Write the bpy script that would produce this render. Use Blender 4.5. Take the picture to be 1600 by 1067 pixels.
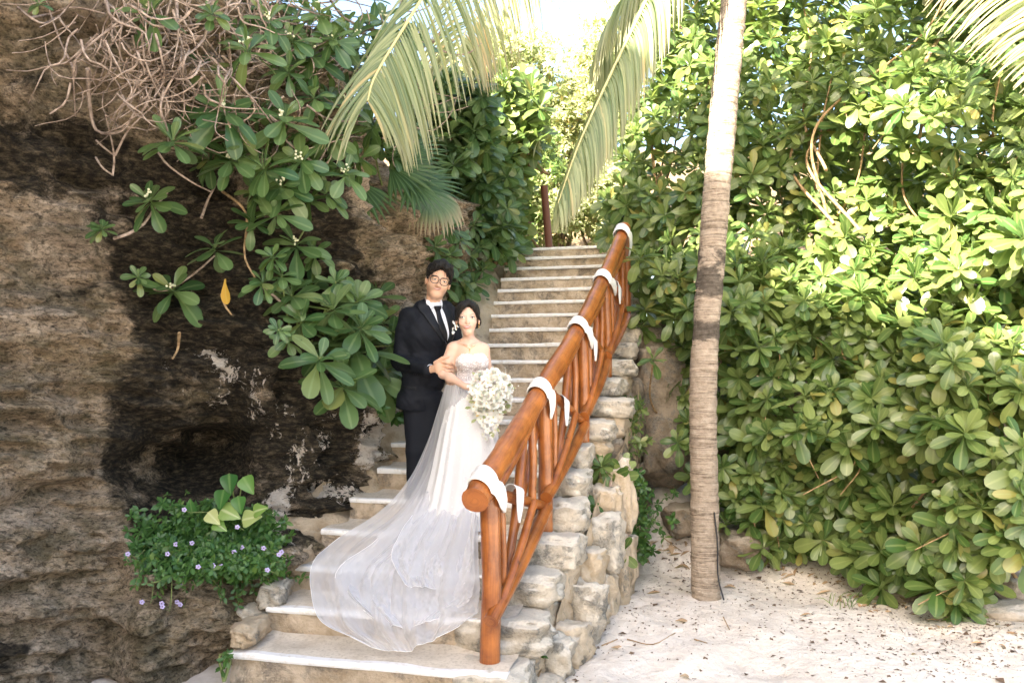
import bpy, math, random, time
import numpy as np
from mathutils import Vector, Matrix
from mathutils.bvhtree import BVHTree
T0 = time.time()
for o in list(bpy.data.objects): bpy.data.objects.remove(o)
SC = bpy.context.scene
COL = SC.collection
RNG = np.random.default_rng(7)
random.seed(7)
F = 1245.0; EYE = 1.65                       # focal length in photo pixels, eye height
# ------------------------------------------------------------------ camera
cam = bpy.data.cameras.new('camera'); camo = bpy.data.objects.new('camera', cam); COL.objects.link(camo)
camo.location = (0, 0, EYE); camo.rotation_euler = (math.radians(90), 0, 0)
cam.sensor_width = 36; cam.lens = 36 * F / 1600; cam.shift_y = 66.5 / 1600
cam.clip_start = .05; cam.clip_end = 600
SC.camera = camo
# ------------------------------------------------------------------ light
SUN_EL = math.radians(37); SUN_DIR = Vector((0.60, 0.80, 0)).normalized()     # direction the light travels (plan)
w = bpy.data.worlds.new('World'); SC.world = w; w.use_nodes = True
nt = w.node_tree; bg = nt.nodes['Background']
sky = nt.nodes.new('ShaderNodeTexSky'); sky.sky_type = 'NISHITA'; sky.sun_disc = False
sky.sun_elevation = SUN_EL; sky.sun_rotation = math.atan2(-SUN_DIR.x, -SUN_DIR.y)
sky.air_density = 1.0; sky.dust_density = 4.0; sky.ozone_density = 1.0
nt.links.new(sky.outputs[0], bg.inputs[0]); bg.inputs[1].default_value = 0.11
sl = bpy.data.lights.new('sun', 'SUN'); sl.energy = 5.0; sl.angle = math.radians(0.6); sl.color = (1, .93, .80)
so = bpy.data.objects.new('sun', sl); COL.objects.link(so)
ld = Vector((SUN_DIR.x * math.cos(SUN_EL), SUN_DIR.y * math.cos(SUN_EL), -math.sin(SUN_EL)))
so.rotation_euler = ld.to_track_quat('-Z', 'Y').to_euler(); so.location = (-6, -6, 9)
vs = SC.view_settings; vs.view_transform = 'Standard'; vs.look = 'None'; vs.gamma = 1; vs.exposure = 2.80
vs.use_curve_mapping = False
vs.use_white_balance = True; vs.white_balance_temperature = 6900; vs.white_balance_tint = 8
SC.cycles.max_bounces = 8; SC.cycles.transparent_max_bounces = 24
# ------------------------------------------------------------------ helpers
def W(px, py, Y): return np.array([(px - 800) / F * Y, Y, EYE - (py - 600) / F * Y])
def PX(p): p = np.asarray(p, float); return 800 + F * p[..., 0] / p[..., 1], 600 - F * (p[..., 2] - EYE) / p[..., 1]
_lat = np.random.default_rng(3).random((64, 64, 64)).astype(np.float32) * 2 - 1
def vnoise(x, y, z):
    xi = np.floor(x).astype(int); yi = np.floor(y).astype(int); zi = np.floor(z).astype(int)
    fx = x - xi; fy = y - yi; fz = z - zi
    fx = fx * fx * (3 - 2 * fx); fy = fy * fy * (3 - 2 * fy); fz = fz * fz * (3 - 2 * fz)
    r = 0
    for a in (0, 1):
        for b in (0, 1):
            for c in (0, 1):
                wt = (fx if a else 1 - fx) * (fy if b else 1 - fy) * (fz if c else 1 - fz)
                r = r + wt * _lat[(xi + a) & 63, (yi + b) & 63, (zi + c) & 63]
    return r
def fbm(x, y, z, o=4, g=.5):
    r = 0; a = 1
    for i in range(o):
        r = r + a * vnoise(x + 17.3 * i, y - 9.1 * i, z + 5.7 * i); x = x * 2.03; y = y * 2.03; z = z * 2.03; a *= g
    return r
def sstep(a, b, x): t = np.clip((x - a) / (b - a), 0, 1); return t * t * (3 - 2 * t)
def tag(o, label=None, cat=None, group=None, kind=None):
    for k, v in (('label', label), ('category', cat), ('group', group), ('kind', kind)):
        if v: o[k] = v
    return o
def link(name, data, parent=None, loc=None):
    o = bpy.data.objects.new(name, data); COL.objects.link(o)
    if parent is not None: o.parent = parent
    if loc is not None: o.location = loc
    return o
def thing(name, loc, label, cat, group=None):
    return tag(link(name, None, None, tuple(float(c) for c in loc)), label, cat, group)
def wloc(o):
    v = np.zeros(3)
    while o is not None: v = v + np.array(o.location); o = o.parent
    return v
def mkmesh(name, V, faces, mat, smooth=True, uv=None, cols=None):
    """V (n,3); faces list of arrays (m,k) or python list; uv per vertex"""
    m = bpy.data.meshes.new(name); V = np.asarray(V, np.float32)
    if isinstance(faces, np.ndarray): faces = [faces]
    if len(faces) and isinstance(faces[0], np.ndarray) and faces[0].ndim == 2:
        fl = [f for f in faces if len(f)]
        li = np.concatenate([f.ravel() for f in fl]).astype(np.int32)
        tot = np.concatenate([np.full(len(f), f.shape[1]) for f in fl]).astype(np.int32)
        st = np.concatenate([[0], np.cumsum(tot)[:-1]]).astype(np.int32)
        m.vertices.add(len(V)); m.vertices.foreach_set('co', V.ravel())
        m.loops.add(len(li)); m.loops.foreach_set('vertex_index', li)
        m.polygons.add(len(tot)); m.polygons.foreach_set('loop_start', st)
        m.polygons.foreach_set('loop_total', tot)
        m.update(calc_edges=True)
    else:
        m.from_pydata([tuple(map(float, v)) for v in V], [], [tuple(map(int, f)) for f in faces])
    m.polygons.foreach_set('use_smooth', np.full(len(m.polygons), bool(smooth)))
    if uv is not None:
        l = m.uv_layers.new(name='uv'); idx = np.empty(len(m.loops), np.int32); m.loops.foreach_get('vertex_index', idx)
        l.data.foreach_set('uv', np.asarray(uv, np.float32)[idx].ravel())
    if cols is not None:
        a = m.color_attributes.new('mask', 'FLOAT_COLOR', 'POINT')
        c = np.ones((len(V), 4), np.float32); c[:, :cols.shape[1]] = cols; a.data.foreach_set('color', c.ravel())
    if mat: m.materials.append(mat)
    return m
def obj(name, V, faces, mat, parent=None, smooth=True, uv=None, cols=None):
    V = np.asarray(V, float)
    if parent is not None: V = V - wloc(parent)
    return link(name, mkmesh(name, V, faces, mat, smooth, uv, cols), parent)
def grid_faces(n, m, wrap=False):
    i, j = np.meshgrid(np.arange(n - 1), np.arange(m if wrap else m - 1), indexing='ij')
    j2 = (j + 1) % m
    return np.stack([i * m + j, i * m + j2, (i + 1) * m + j2, (i + 1) * m + j], -1).reshape(-1, 4)
def spline(P, n):
    P = np.asarray(P, float)
    if len(P) == 2: t = np.linspace(0, 1, n)[:, None]; return P[0] * (1 - t) + P[1] * t
    Q = np.vstack([2 * P[0] - P[1], P, 2 * P[-1] - P[-2]])
    u = np.linspace(0, len(P) - 1 - 1e-9, n); i = u.astype(int); t = (u - i)[:, None]
    a, b, c, d = Q[i], Q[i + 1], Q[i + 2], Q[i + 3]
    return .5 * ((2 * b) + (-a + c) * t + (2 * a - 5 * b + 4 * c - d) * t * t + (-a + 3 * b - 3 * c + d) * t ** 3)
def tube(P, R, sides=7, caps=True, rough=0, seed=0, flat=1.0):
    P = np.asarray(P, float); n = len(P); R = np.interp(np.linspace(0, 1, n), np.linspace(0, 1, len(R)), R) if np.ndim(R) else np.full(n, R)
    T = np.gradient(P, axis=0); T /= np.linalg.norm(T, axis=1)[:, None] + 1e-9
    up = np.array([0, 0, 1.]) if abs(T[0][2]) < .9 else np.array([0, 1., 0])
    A = []; a = np.cross(up, T[0]); a /= np.linalg.norm(a)
    for t in T:
        a = a - t * a.dot(t); a /= np.linalg.norm(a) + 1e-9; A.append(a)
    A = np.array(A); B = np.cross(T, A)
    th = np.linspace(0, 2 * np.pi, sides, endpoint=False)
    rr = R[:, None] * np.ones(sides)
    if rough: 
        ii, jj = np.meshgrid(np.arange(n) * .35 + seed * 3.1, th, indexing='ij')
        rr = rr * (1 + rough * fbm(ii, np.cos(jj) * 1.3 + seed, np.sin(jj) * 1.3, 3))
    V = P[:, None] + rr[..., None] * (np.cos(th)[None, :, None] * A[:, None] + flat * np.sin(th)[None, :, None] * B[:, None])
    Fs = [grid_faces(n, sides, True)]
    V = V.reshape(-1, 3)
    Fs[0] = Fs[0][:, ::-1]
    uv = np.stack([np.tile(th / 6.2832, n), np.repeat(np.linspace(0, 1, n), sides)], 1)
    if caps:
        r0, r1 = V[:sides].copy(), V[(n - 1) * sides:].copy(); V = np.vstack([V, r0, r1, r0.mean(0), r1.mean(0)]); k = n * sides; j = np.arange(sides); j2 = (j + 1) % sides
        Fs += [np.stack([k + j, k + j2, np.full(sides, k + 2 * sides)], 1), np.stack([k + sides + j2, k + sides + j, np.full(sides, k + 2 * sides + 1)], 1)]
        uv = np.vstack([uv, uv[:sides] * [.3, 1], uv[(n - 1) * sides:] * [.3, 1], [[.5, 0], [.5, 1]]])
    return V, Fs, uv
def join(parts):
    Vs = []; d = {}; o = 0; us = []
    for p in parts:
        V, Fs = p[0], p[1]
        if isinstance(Fs, np.ndarray): Fs = [Fs]
        for f in Fs: d.setdefault(f.shape[1], []).append(f + o)
        Vs.append(V); o += len(V)
        if len(p) > 2 and p[2] is not None: us.append(p[2])
    return np.vstack(Vs), [np.vstack(v) for v in d.values()], (np.vstack(us) if len(us) == len(parts) else None)
_subcache = {}
def blob(nsub=3):
    """cube sphere-ish grid in [-1,1]"""
    if nsub in _subcache: return _subcache[nsub]
    import bmesh
    bm = bmesh.new(); bmesh.ops.create_cube(bm, size=2)
    bmesh.ops.subdivide_edges(bm, edges=bm.edges[:], cuts=nsub, use_grid_fill=True)
    bm.verts.ensure_lookup_table(); V = np.array([v.co[:] for v in bm.verts]); Fc = np.array([[v.index for v in f.verts] for f in bm.faces]); bm.free()
    _subcache[nsub] = (V, Fc); return V, Fc
def stone(center, size, rot=0, nsub=5, rnd=.45, rough=.12, seed=0, freq=2.0, tilt=0):
    """rounded irregular stone, size = full extents"""
    V, Fc = blob(nsub); s = np.array(size) / 2
    n = V / np.linalg.norm(V, axis=1)[:, None]
    p = 6; sup = V / (np.sum(np.abs(V) ** p, axis=1) ** (1 / p))[:, None]
    Q = (sup * (1 - rnd) + n * 1.12 * rnd) * s
    d = fbm(V[:, 0] * freq + seed * 7.7, V[:, 1] * freq + seed * 1.3, V[:, 2] * freq - seed * 3.3, 4)
    Q = Q * (1 + rough * d[:, None] * .8) + n * rough * .35 * min(size) * fbm(V[:, 0] * 3 + seed, V[:, 1] * 3, V[:, 2] * 3, 3)[:, None]
    c, si = math.cos(rot), math.sin(rot)
    ct, st = math.cos(tilt), math.sin(tilt)
    Q = np.stack([Q[:, 0] * ct - Q[:, 2] * st, Q[:, 1], Q[:, 0] * st + Q[:, 2] * ct], 1)
    Q = np.stack([Q[:, 0] * c - Q[:, 1] * si, Q[:, 0] * si + Q[:, 1] * c, Q[:, 2]], 1)
    return Q + np.asarray(center), Fc
# ------------------------------------------------------------------ materials
def mat(name, base=(.5, .5, .5), rough=.6, spec=.5, **k):
    m = bpy.data.materials.new(name); m.use_nodes = True; b = m.node_tree.nodes['Principled BSDF']
    b.inputs['Base Color'].default_value = (*base, 1); b.inputs['Roughness'].default_value = rough
    b.inputs['Specular IOR Level'].default_value = spec
    for kk, v in k.items(): b.inputs[kk].default_value = v
    return m
class N:
    """tiny node helper"""
    def __init__(s, m): s.m = m; s.t = m.node_tree; s.b = s.t.nodes['Principled BSDF']; s.out = s.t.nodes['Material Output']
    def n(s, typ, ins=None, **props):
        nd = s.t.nodes.new('ShaderNode' + typ)
        for k, v in props.items(): setattr(nd, k, v)
        for k, v in (ins or {}).items():
            if isinstance(v, bpy.types.NodeSocket): s.t.links.new(v, nd.inputs[k])
            else: nd.inputs[k].default_value = v
        return nd
    def co(s, scale=(1, 1, 1), rot=(0, 0, 0), kind='Object', warp=0):
        o = s.n('TexCoord').outputs[kind] if kind != 'World' else s.n('NewGeometry').outputs['Position']
        return s.n('Mapping', {'Vector': o, 'Scale': scale, 'Rotation': rot}).outputs[0]
    def noise(s, vec, scale=5, detail=5, rough=.55, dist=0): return s.n('TexNoise', {'Vector': vec, 'Scale': scale, 'Detail': detail, 'Roughness': rough, 'Distortion': dist}).outputs['Fac']
    def vor(s, vec, scale=5, feature='F1', rand=1): return s.n('TexVoronoi', {'Vector': vec, 'Scale': scale, 'Randomness': rand}, feature=feature).outputs['Distance']
    def ramp(s, fac, stops, interp='LINEAR'):
        r = s.n('ValToRGB', {'Fac': fac}); r.color_ramp.interpolation = interp; e = r.color_ramp.elements
        while len(e) < len(stops): e.new(.5)
        for i, (p, c) in enumerate(stops):
            e[i].position = p; e[i].color = (*c, 1) if not np.isscalar(c) else (c, c, c, 1)
        return r.outputs['Color']
    def mix(s, fac, a, b, mode='MIX'):
        nd = s.n('Mix', data_type='RGBA', blend_type=mode); 
        for i, v in ((0, fac), (6, a), (7, b)):
            if isinstance(v, bpy.types.NodeSocket): s.t.links.new(v, nd.inputs[i])
            else: nd.inputs[i].default_value = v if (i == 0 or len(v) == 4) else (*v, 1)
        return nd.outputs[2]
    def math(s, op, a, b=0.0, clamp=False):
        nd = s.n('Math', operation=op, use_clamp=clamp)
        for i, v in ((0, a), (1, b)):
            if isinstance(v, bpy.types.NodeSocket): s.t.links.new(v, nd.inputs[i])
            else: nd.inputs[i].default_value = v
        return nd.outputs[0]
    def bump(s, h, strength=.5, dist=.02, prev=None):
        ins = {'Height': h, 'Strength': strength, 'Distance': dist}
        if prev is not None: ins['Normal'] = prev
        return s.n('Bump', ins).outputs[0]
    def set(s, **k):
        for kk, v in k.items():
            key = {'col': 'Base Color', 'rough': 'Roughness', 'nor': 'Normal', 'alpha': 'Alpha'}[kk]
            s.t.links.new(v, s.b.inputs[key])
def mask(n): 
    a = n.n('Attribute', attribute_name='mask'); s = n.n('SeparateColor', {'Color': a.outputs['Color']}); return s.outputs
# rock cliff
def m_rock():
    m = mat('cliff_rock', rough=.9, spec=.2); n = N(m); c = n.co((1, 1, 1)); ms = mask(n)
    st = n.noise(n.co((2.0, 2.0, 5.5), (.0, .16, 0)), 3.6, 10, .72, .5)
    st2 = n.noise(n.co((3.2, 3.2, 8), (0, .12, 0)), 5, 9, .74)
    big = n.noise(c, 1.3, 5, .6); fine = n.noise(c, 34, 8, .72)
    tan = n.ramp(st, [(.32, (.18, .115, .065)), (.43, (.42, .31, .205)), (.53, (.66, .51, .37)), (.66, (.82, .70, .56))])
    och = n.ramp(big, [(.35, (.80, .69, .58)), (.5, (.62, .47, .32)), (.66, (.42, .32, .16))])
    col = n.mix(.4, tan, och)
    moss = n.math('MULTIPLY', n.ramp(n.noise(c, 3.2, 9, .75), [(.47, 0.0), (.58, 1.0)]), .6)
    col = n.mix(moss, col, (.10, .095, .045, 1))
    # short dark weathered dashes and pits
    dash = n.ramp(n.noise(n.co((7, 7, 17), (0, .2, 0)), 3.4, 7, .7, .5), [(.40, .10), (.49, 1.0)])
    pit = n.math('MULTIPLY', n.ramp(fine, [(.38, .2), (.50, 1.0)]), n.ramp(n.noise(c, 75, 4, .75), [(.36, .3), (.47, 1.0)]))
    col = n.mix(.72, col, dash, 'MULTIPLY'); col = n.mix(.6, col, pit, 'MULTIPLY')
    # black algae film, with the shade of the niche painted in
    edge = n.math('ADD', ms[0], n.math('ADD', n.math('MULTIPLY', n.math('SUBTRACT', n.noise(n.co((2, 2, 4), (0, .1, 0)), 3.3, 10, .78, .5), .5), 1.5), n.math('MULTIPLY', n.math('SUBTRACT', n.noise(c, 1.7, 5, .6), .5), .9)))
    alg_shade = n.ramp(edge, [(.38, 0.0), (.64, 1.0)])
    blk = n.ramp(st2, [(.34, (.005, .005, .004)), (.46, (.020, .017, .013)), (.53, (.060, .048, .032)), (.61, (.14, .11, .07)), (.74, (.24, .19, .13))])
    col = n.mix(n.math('MULTIPLY', alg_shade, .97), col, blk)
    # pale plaster where the film has flaked off
    pl = n.math('ADD', ms[1], n.math('MULTIPLY', n.math('SUBTRACT', n.noise(n.co((4, 4, 1.8)), 5.5, 10, .76, .4), .5), 2.6))
    plf = n.ramp(pl, [(.60, 0.0), (.65, 1.0)])
    col = n.mix(plf, col, n.ramp(fine, [(.3, (.58, .48, .38)), (.55, (.88, .80, .71))]))
    n.set(col=col)
    h = n.math('ADD', n.math('MULTIPLY', st, 1.0), n.math('ADD', n.math('MULTIPLY', fine, .35), n.math('MULTIPLY', st2, .5)))
    n.set(nor=n.bump(h, 1.0, .09)); return m
M = {}
M['rock'] = m_rock()
def m_soil():
    m = mat('soil', rough=.95, spec=.1); n = N(m); c = n.co()
    a = n.noise(c, 3, 8, .65); f = n.noise(c, 40, 6, .7)
    n.set(col=n.mix(.4, n.ramp(a, [(.35, (.09, .06, .035)), (.6, (.26, .19, .12))]), n.ramp(f, [(.3, (.05, .035, .02)), (.7, (.35, .27, .18))])), nor=n.bump(f, .8, .04)); return m
M['soil'] = m_soil()
def m_sand():
    m = mat('white_sand', rough=.95, spec=.15); n = N(m); c = n.co()
    a = n.noise(c, 1.1, 6, .6); f = n.noise(c, 90, 5, .7); g = n.noise(c, 9, 6, .65)
    col = n.ramp(a, [(.3, (.60, .525, .455)), (.7, (.76, .70, .64))])
    col = n.mix(.35, col, n.ramp(g, [(.35, (.50, .43, .37)), (.6, (.84, .78, .72))]))
    sp = n.ramp(n.vor(c, 55), [(.07, 1.0), (.13, 0.0)]); where = n.ramp(n.noise(c, 2.4, 5, .6), [(.46, 0.0), (.62, 1.0)])
    col = n.mix(n.math('MULTIPLY', n.math('MULTIPLY', sp, where), .8), col, (.17, .11, .07, 1))
    n.set(col=col, nor=n.bump(n.math('ADD', n.math('MULTIPLY', f, .25), n.math('ADD', g, n.math('MULTIPLY', n.noise(c, 24, 4, .6), .5))), .75, .03)); return m
M['sand'] = m_sand()
def m_stone(name, lo, hi, top, grey=.5, dark=(.045, .045, .042)):
    m = mat(name, rough=.9, spec=.2); n = N(m); c = n.co(kind='World'); g = n.n('NewGeometry')
    a = n.noise(c, 7, 8, .65); f = n.noise(c, 60, 6, .7); oi = n.n('ObjectInfo').outputs['Random']
    col = n.ramp(n.math('ADD', a, n.math('MULTIPLY', n.math('SUBTRACT', oi, .5), .12)), [(.34, lo), (.62, hi)])
    gm = n.ramp(n.noise(n.co((1, 1, 1), kind='World'), 5.5, 9, .74, .4), [(.60 - grey * .14, 0.0), (.66 - grey * .08, 1.0)])
    col = n.mix(n.math('MULTIPLY', gm, .75), col, n.ramp(f, [(.35, dark), (.65, tuple(d * 5.5 for d in dark))]))
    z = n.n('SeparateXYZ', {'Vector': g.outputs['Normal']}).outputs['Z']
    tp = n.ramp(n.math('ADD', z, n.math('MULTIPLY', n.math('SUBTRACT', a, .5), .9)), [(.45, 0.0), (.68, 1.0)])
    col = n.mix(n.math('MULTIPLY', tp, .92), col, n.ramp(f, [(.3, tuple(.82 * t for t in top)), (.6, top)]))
    n.set(col=col, nor=n.bump(n.math('ADD', f, n.math('MULTIPLY', a, 1.6)), .8, .03)); return m
M['step'] = m_stone('step_stone', (.42, .31, .20), (.68, .55, .41), (.66, .57, .46), .8, (.06, .05, .04))
M['block'] = m_stone('edge_stone', (.42, .36, .28), (.68, .60, .49), (.76, .69, .59), .85)
M['wallstone'] = m_stone('wall_stone', (.46, .35, .23), (.66, .54, .40), (.70, .62, .52), .28)
M['boulder'] = m_stone('boulder_stone', (.16, .12, .08), (.34, .27, .2), (.4, .34, .27), .8)
M['pale_rock'] = m_stone('pale_rock', (.46, .39, .32), (.66, .58, .5), (.72, .66, .6), .1)
M['cement'] = m_stone('cement', (.40, .29, .18), (.64, .50, .35), (.60, .48, .34), .35)
def m_tread():
    m = mat('white_cement_tread', rough=.8, spec=.25); n = N(m); c = n.co(kind='World')
    a = n.noise(c, 5, 8, .7); f = n.noise(c, 45, 6, .7)
    col = n.ramp(a, [(.3, (.50, .42, .33)), (.55, (.68, .60, .50))]); col = n.mix(n.ramp(f, [(.34, .75), (.50, 0.0)]), col, (.42, .35, .27, 1))
    n.set(col=col, nor=n.bump(f, .35, .01)); return m
M['tread'] = m_tread()
def m_nose():
    m = mat('white_nosing', rough=.7, spec=.3); n = N(m); c = n.co(kind='World'); f = n.noise(c, 18, 8, .7)
    n.set(col=n.ramp(f, [(.3, (.66, .60, .52)), (.5, (.84, .82, .80))]), nor=n.bump(f, .3, .01)); return m
M['nose'] = m_nose()
def m_wood():
    m = mat('varnished_log', rough=.3, spec=.5, **{'Coat Weight': .35, 'Coat Roughness': .22}); n = N(m)
    c = n.n('TexCoord').outputs['UV']; oi = n.n('ObjectInfo').outputs['Random']
    off = n.n('CombineXYZ', {'X': n.math('MULTIPLY', oi, 30.0), 'Y': 0.0, 'Z': 0.0}).outputs[0]
    v = n.n('VectorMath', {0: n.n('Mapping', {'Vector': c, 'Scale': (9, 1.6, 1)}).outputs[0], 1: off}, operation='ADD').outputs[0]
    g = n.noise(v, 3.2, 8, .66, .5); w2 = n.noise(n.co(kind='World'), 7, 4, .6)
    col = n.ramp(g, [(.28, (.085, .019, .004)), (.46, (.27, .070, .012)), (.62, (.41, .125, .024)), (.8, (.52, .20, .05))])
    col = n.mix(.5, col, n.ramp(w2, [(.35, (.13, .035, .008)), (.62, (.48, .165, .036))]))
    kn = n.ramp(n.vor(n.co(kind='World'), 6.5), [(.05, 1.0), (.11, 0.0)])
    col = n.mix(n.math('MULTIPLY', kn, .7), col, (.07, .02, .008, 1))
    n.set(col=col, nor=n.bump(g, .25, .01)); n.set(rough=n.ramp(g, [(.3, .42), (.7, .26)])); return m
M['wood'] = m_wood()
M['old_post'] = mat('old_red_post', (.16, .055, .03), .6)
def m_trunk():
    m = mat('palm_bark', rough=.9, spec=.2); n = N(m); c = n.co((1, 1, 1), kind='World')
    r = n.noise(n.co((1.2, 1.2, 17), kind='World'), 2.4, 6, .6, 1.1); f = n.noise(c, 28, 7, .7); b = n.noise(n.co((2, 2, 4.5), kind='World'), 2.0, 6, .7, .6)
    col = n.ramp(f, [(.3, (.14, .105, .08)), (.5, (.34, .27, .21)), (.7, (.54, .46, .37))])
    col = n.mix(.55, col, n.ramp(r, [(.37, (.08, .058, .04)), (.47, (.34, .275, .21)), (.64, (.48, .40, .32))]))
    ms = mask(n)
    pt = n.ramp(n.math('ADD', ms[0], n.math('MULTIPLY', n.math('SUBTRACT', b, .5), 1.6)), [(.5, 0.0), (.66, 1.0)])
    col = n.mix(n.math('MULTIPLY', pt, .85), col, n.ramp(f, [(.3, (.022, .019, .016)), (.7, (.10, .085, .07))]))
    n.set(col=col, nor=n.bump(n.math('ADD', f, n.math('MULTIPLY', r, 1.5)), .8, .03)); return m
M['trunk'] = m_trunk()
def m_leaf(name, lo, hi, rib, rough=.38, trans=.35, dry=0.0, tcol=(.30, .45, .06)):
    m = mat(name, rough=rough, spec=.45); n = N(m)
    rnd = n.math('FRACT', n.math('ADD', n.n('NewGeometry').outputs['Random Per Island'], n.n('ObjectInfo').outputs['Random']))
    uv = n.n('SeparateXYZ', {'Vector': n.n('TexCoord').outputs['UV']}).outputs
    lenv = n.n('Attribute', attribute_name='mask').outputs['Color']
    col = n.ramp(rnd, [(0, lo), (.55, tuple((a + b) / 2 for a, b in zip(lo, hi))), (.93, hi), (1.0, (hi[0] * 1.6, hi[1] * 1.1, hi[2]))])
    if dry: col = n.mix(n.ramp(uv[1], [(.45, 0.0), (.9, dry)]), col, (.36, .27, .19, 1))
    ab = n.math('ABSOLUTE', n.math('SUBTRACT', uv[0], .5))
    ribm = n.ramp(ab, [(.03, 1.0), (.10, 0.0)])
    col = n.mix(n.math('MULTIPLY', ribm, .5), col, (*rib, 1))
    bk = n.n('NewGeometry').outputs['Backfacing']
    col = n.mix(n.math('MULTIPLY', bk, .45), col, n.mix(.5, col, (.34, .42, .22, 1)))
    n.set(col=col)
    tr = n.n('BsdfTranslucent', {'Color': n.mix(.55, col, (*tcol, 1))})
    mx = n.n('MixShader', {0: trans, 1: n.b.outputs[0], 2: tr.outputs[0]}); n.t.links.new(mx.outputs[0], n.out.inputs[0]); return m
M['leaf'] = m_leaf('glossy_leaf', (.045, .100, .026), (.20, .25, .08), (.28, .33, .12), .30, .30)
M['leaf_l'] = m_leaf('soft_leaf', (.036, .090, .032), (.125, .195, .070), (.24, .32, .14), .30, .28)
M['leaf_dark'] = m_leaf('dark_leaf', (.025, .085, .020), (.075, .17, .04), (.16, .26, .08), .4, .25)
M['leaf_far'] = m_leaf('overlit_small_leaf', (.26, .30, .14), (.50, .48, .28), (.3, .35, .15), .55, .4)  # paleness puts the overexposed sunlight of far foliage into the colour
M['frond'] = m_leaf('palm_leaflet', (.10, .15, .07), (.30, .34, .17), (.42, .43, .2), .42, .35, .35)
M['frond_dry'] = m_leaf('drying_leaflet', (.22, .26, .11), (.40, .38, .19), (.5, .45, .25), .5, .35, .6)
M['fan'] = m_leaf('fan_leaf', (.016, .055, .020), (.055, .12, .045), (.22, .32, .12), .4, .3)
M['fan_dry'] = m_leaf('drying_fan_leaf', (.09, .15, .07), (.17, .24, .12), (.3, .34, .18), .5, .3, 1.0)
M['yellow'] = m_leaf('yellow_leaf', (.55, .30, .04), (.62, .38, .07), (.6, .45, .12), .5, .3)
M['litter'] = m_leaf('dry_leaf', (.26, .16, .09), (.46, .33, .21), (.5, .38, .25), .8, .1)
M['rachis'] = mat('frond_rachis', (.48, .44, .20), .5)
def m_twig(name, a, b):
    m = mat(name, rough=.85, spec=.2); n = N(m); f = n.noise(n.co(kind='World'), 22, 6, .7)
    n.set(col=n.ramp(f, [(.32, a), (.62, b)]), nor=n.bump(f, .6, .01)); return m
M['twig'] = m_twig('grey_twig', (.11, .075, .055), (.42, .33, .27))
M['stem'] = m_twig('brown_stem', (.15, .09, .045), (.42, .29, .16))
M['greenstem'] = m_twig('green_stem', (.13, .18, .06), (.30, .34, .13))
# ------------------------------------------------------------------ the stairs' frame
TH = math.tan(math.radians(13)); NST = 20
UDIR = np.array([math.cos(math.radians(13)), -math.sin(math.radians(13)), 0]); VDIR = np.array([math.sin(math.radians(13)), math.cos(math.radians(13)), 0])
def zt(k): return .17 + .17 * k
def nosing(k, px):
    """world point of step k's front edge where the sight line at px crosses it"""
    a = (px - 800) / F; c = 4.41 + k * .3306
    Y = (c - 1.55 * TH) / (1 + a * TH)
    return np.array([a * Y, Y, zt(k)])
LPX = [360, 418, 463, 503, 548, 590, 612, 640, 668, 700, 735, 752, 765, 768, 772, 778, 783, 788, 795, 801]
RPX = [792, 800, 806, 815, 835, 850, 862, 885, 905, 925, 940, 950, 958, 962, 966, 972, 972, 972, 972, 972]
def stair_z(p):
    return 0
# ------------------------------------------------------------------ ground
def ground():
    n = 210; gx = np.concatenate([[-60, -25, -12], np.linspace(-6, 8, n), [14, 30, 80]]); gy = np.concatenate([[-60, -20, -6], np.linspace(-1, 14, n), [22, 45, 150]])
    X, Y = np.meshgrid(gx, gy)
    z = .035 * fbm(X * .9, Y * .9, X * 0, 3) + .016 * fbm(X * 3.6, Y * 3.6, X * 0 + 4, 3)
    foot = fbm(X * 5.2, Y * 5.2, X * 0 + 9, 2); z -= .022 * sstep(.25, .7, foot)
    # sand banked up towards the hillside at the back and the wall
    edge = 6.9 + .55 * np.sin(X * 1.7) * .3 - .32 * np.clip(X - 2, 0, 3)
    z += np.clip(Y - edge, 0, 1.2) * .42 * np.exp(-((X - 1.5) / 1.0) ** 2) + np.clip(Y - edge, 0, 2.2) * .10
    z = np.where((X < .2 + .32 * (Y - 4.3)) & (Y > 4.2) & (Y < 12) & (X > -6), np.minimum(z, -.05), z)
    obj('ground', np.stack([X, Y, z], -1).reshape(-1, 3), grid_faces(*X.shape), M['sand'])
    tag(bpy.data.objects['ground'], kind='structure')
ground()
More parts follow.
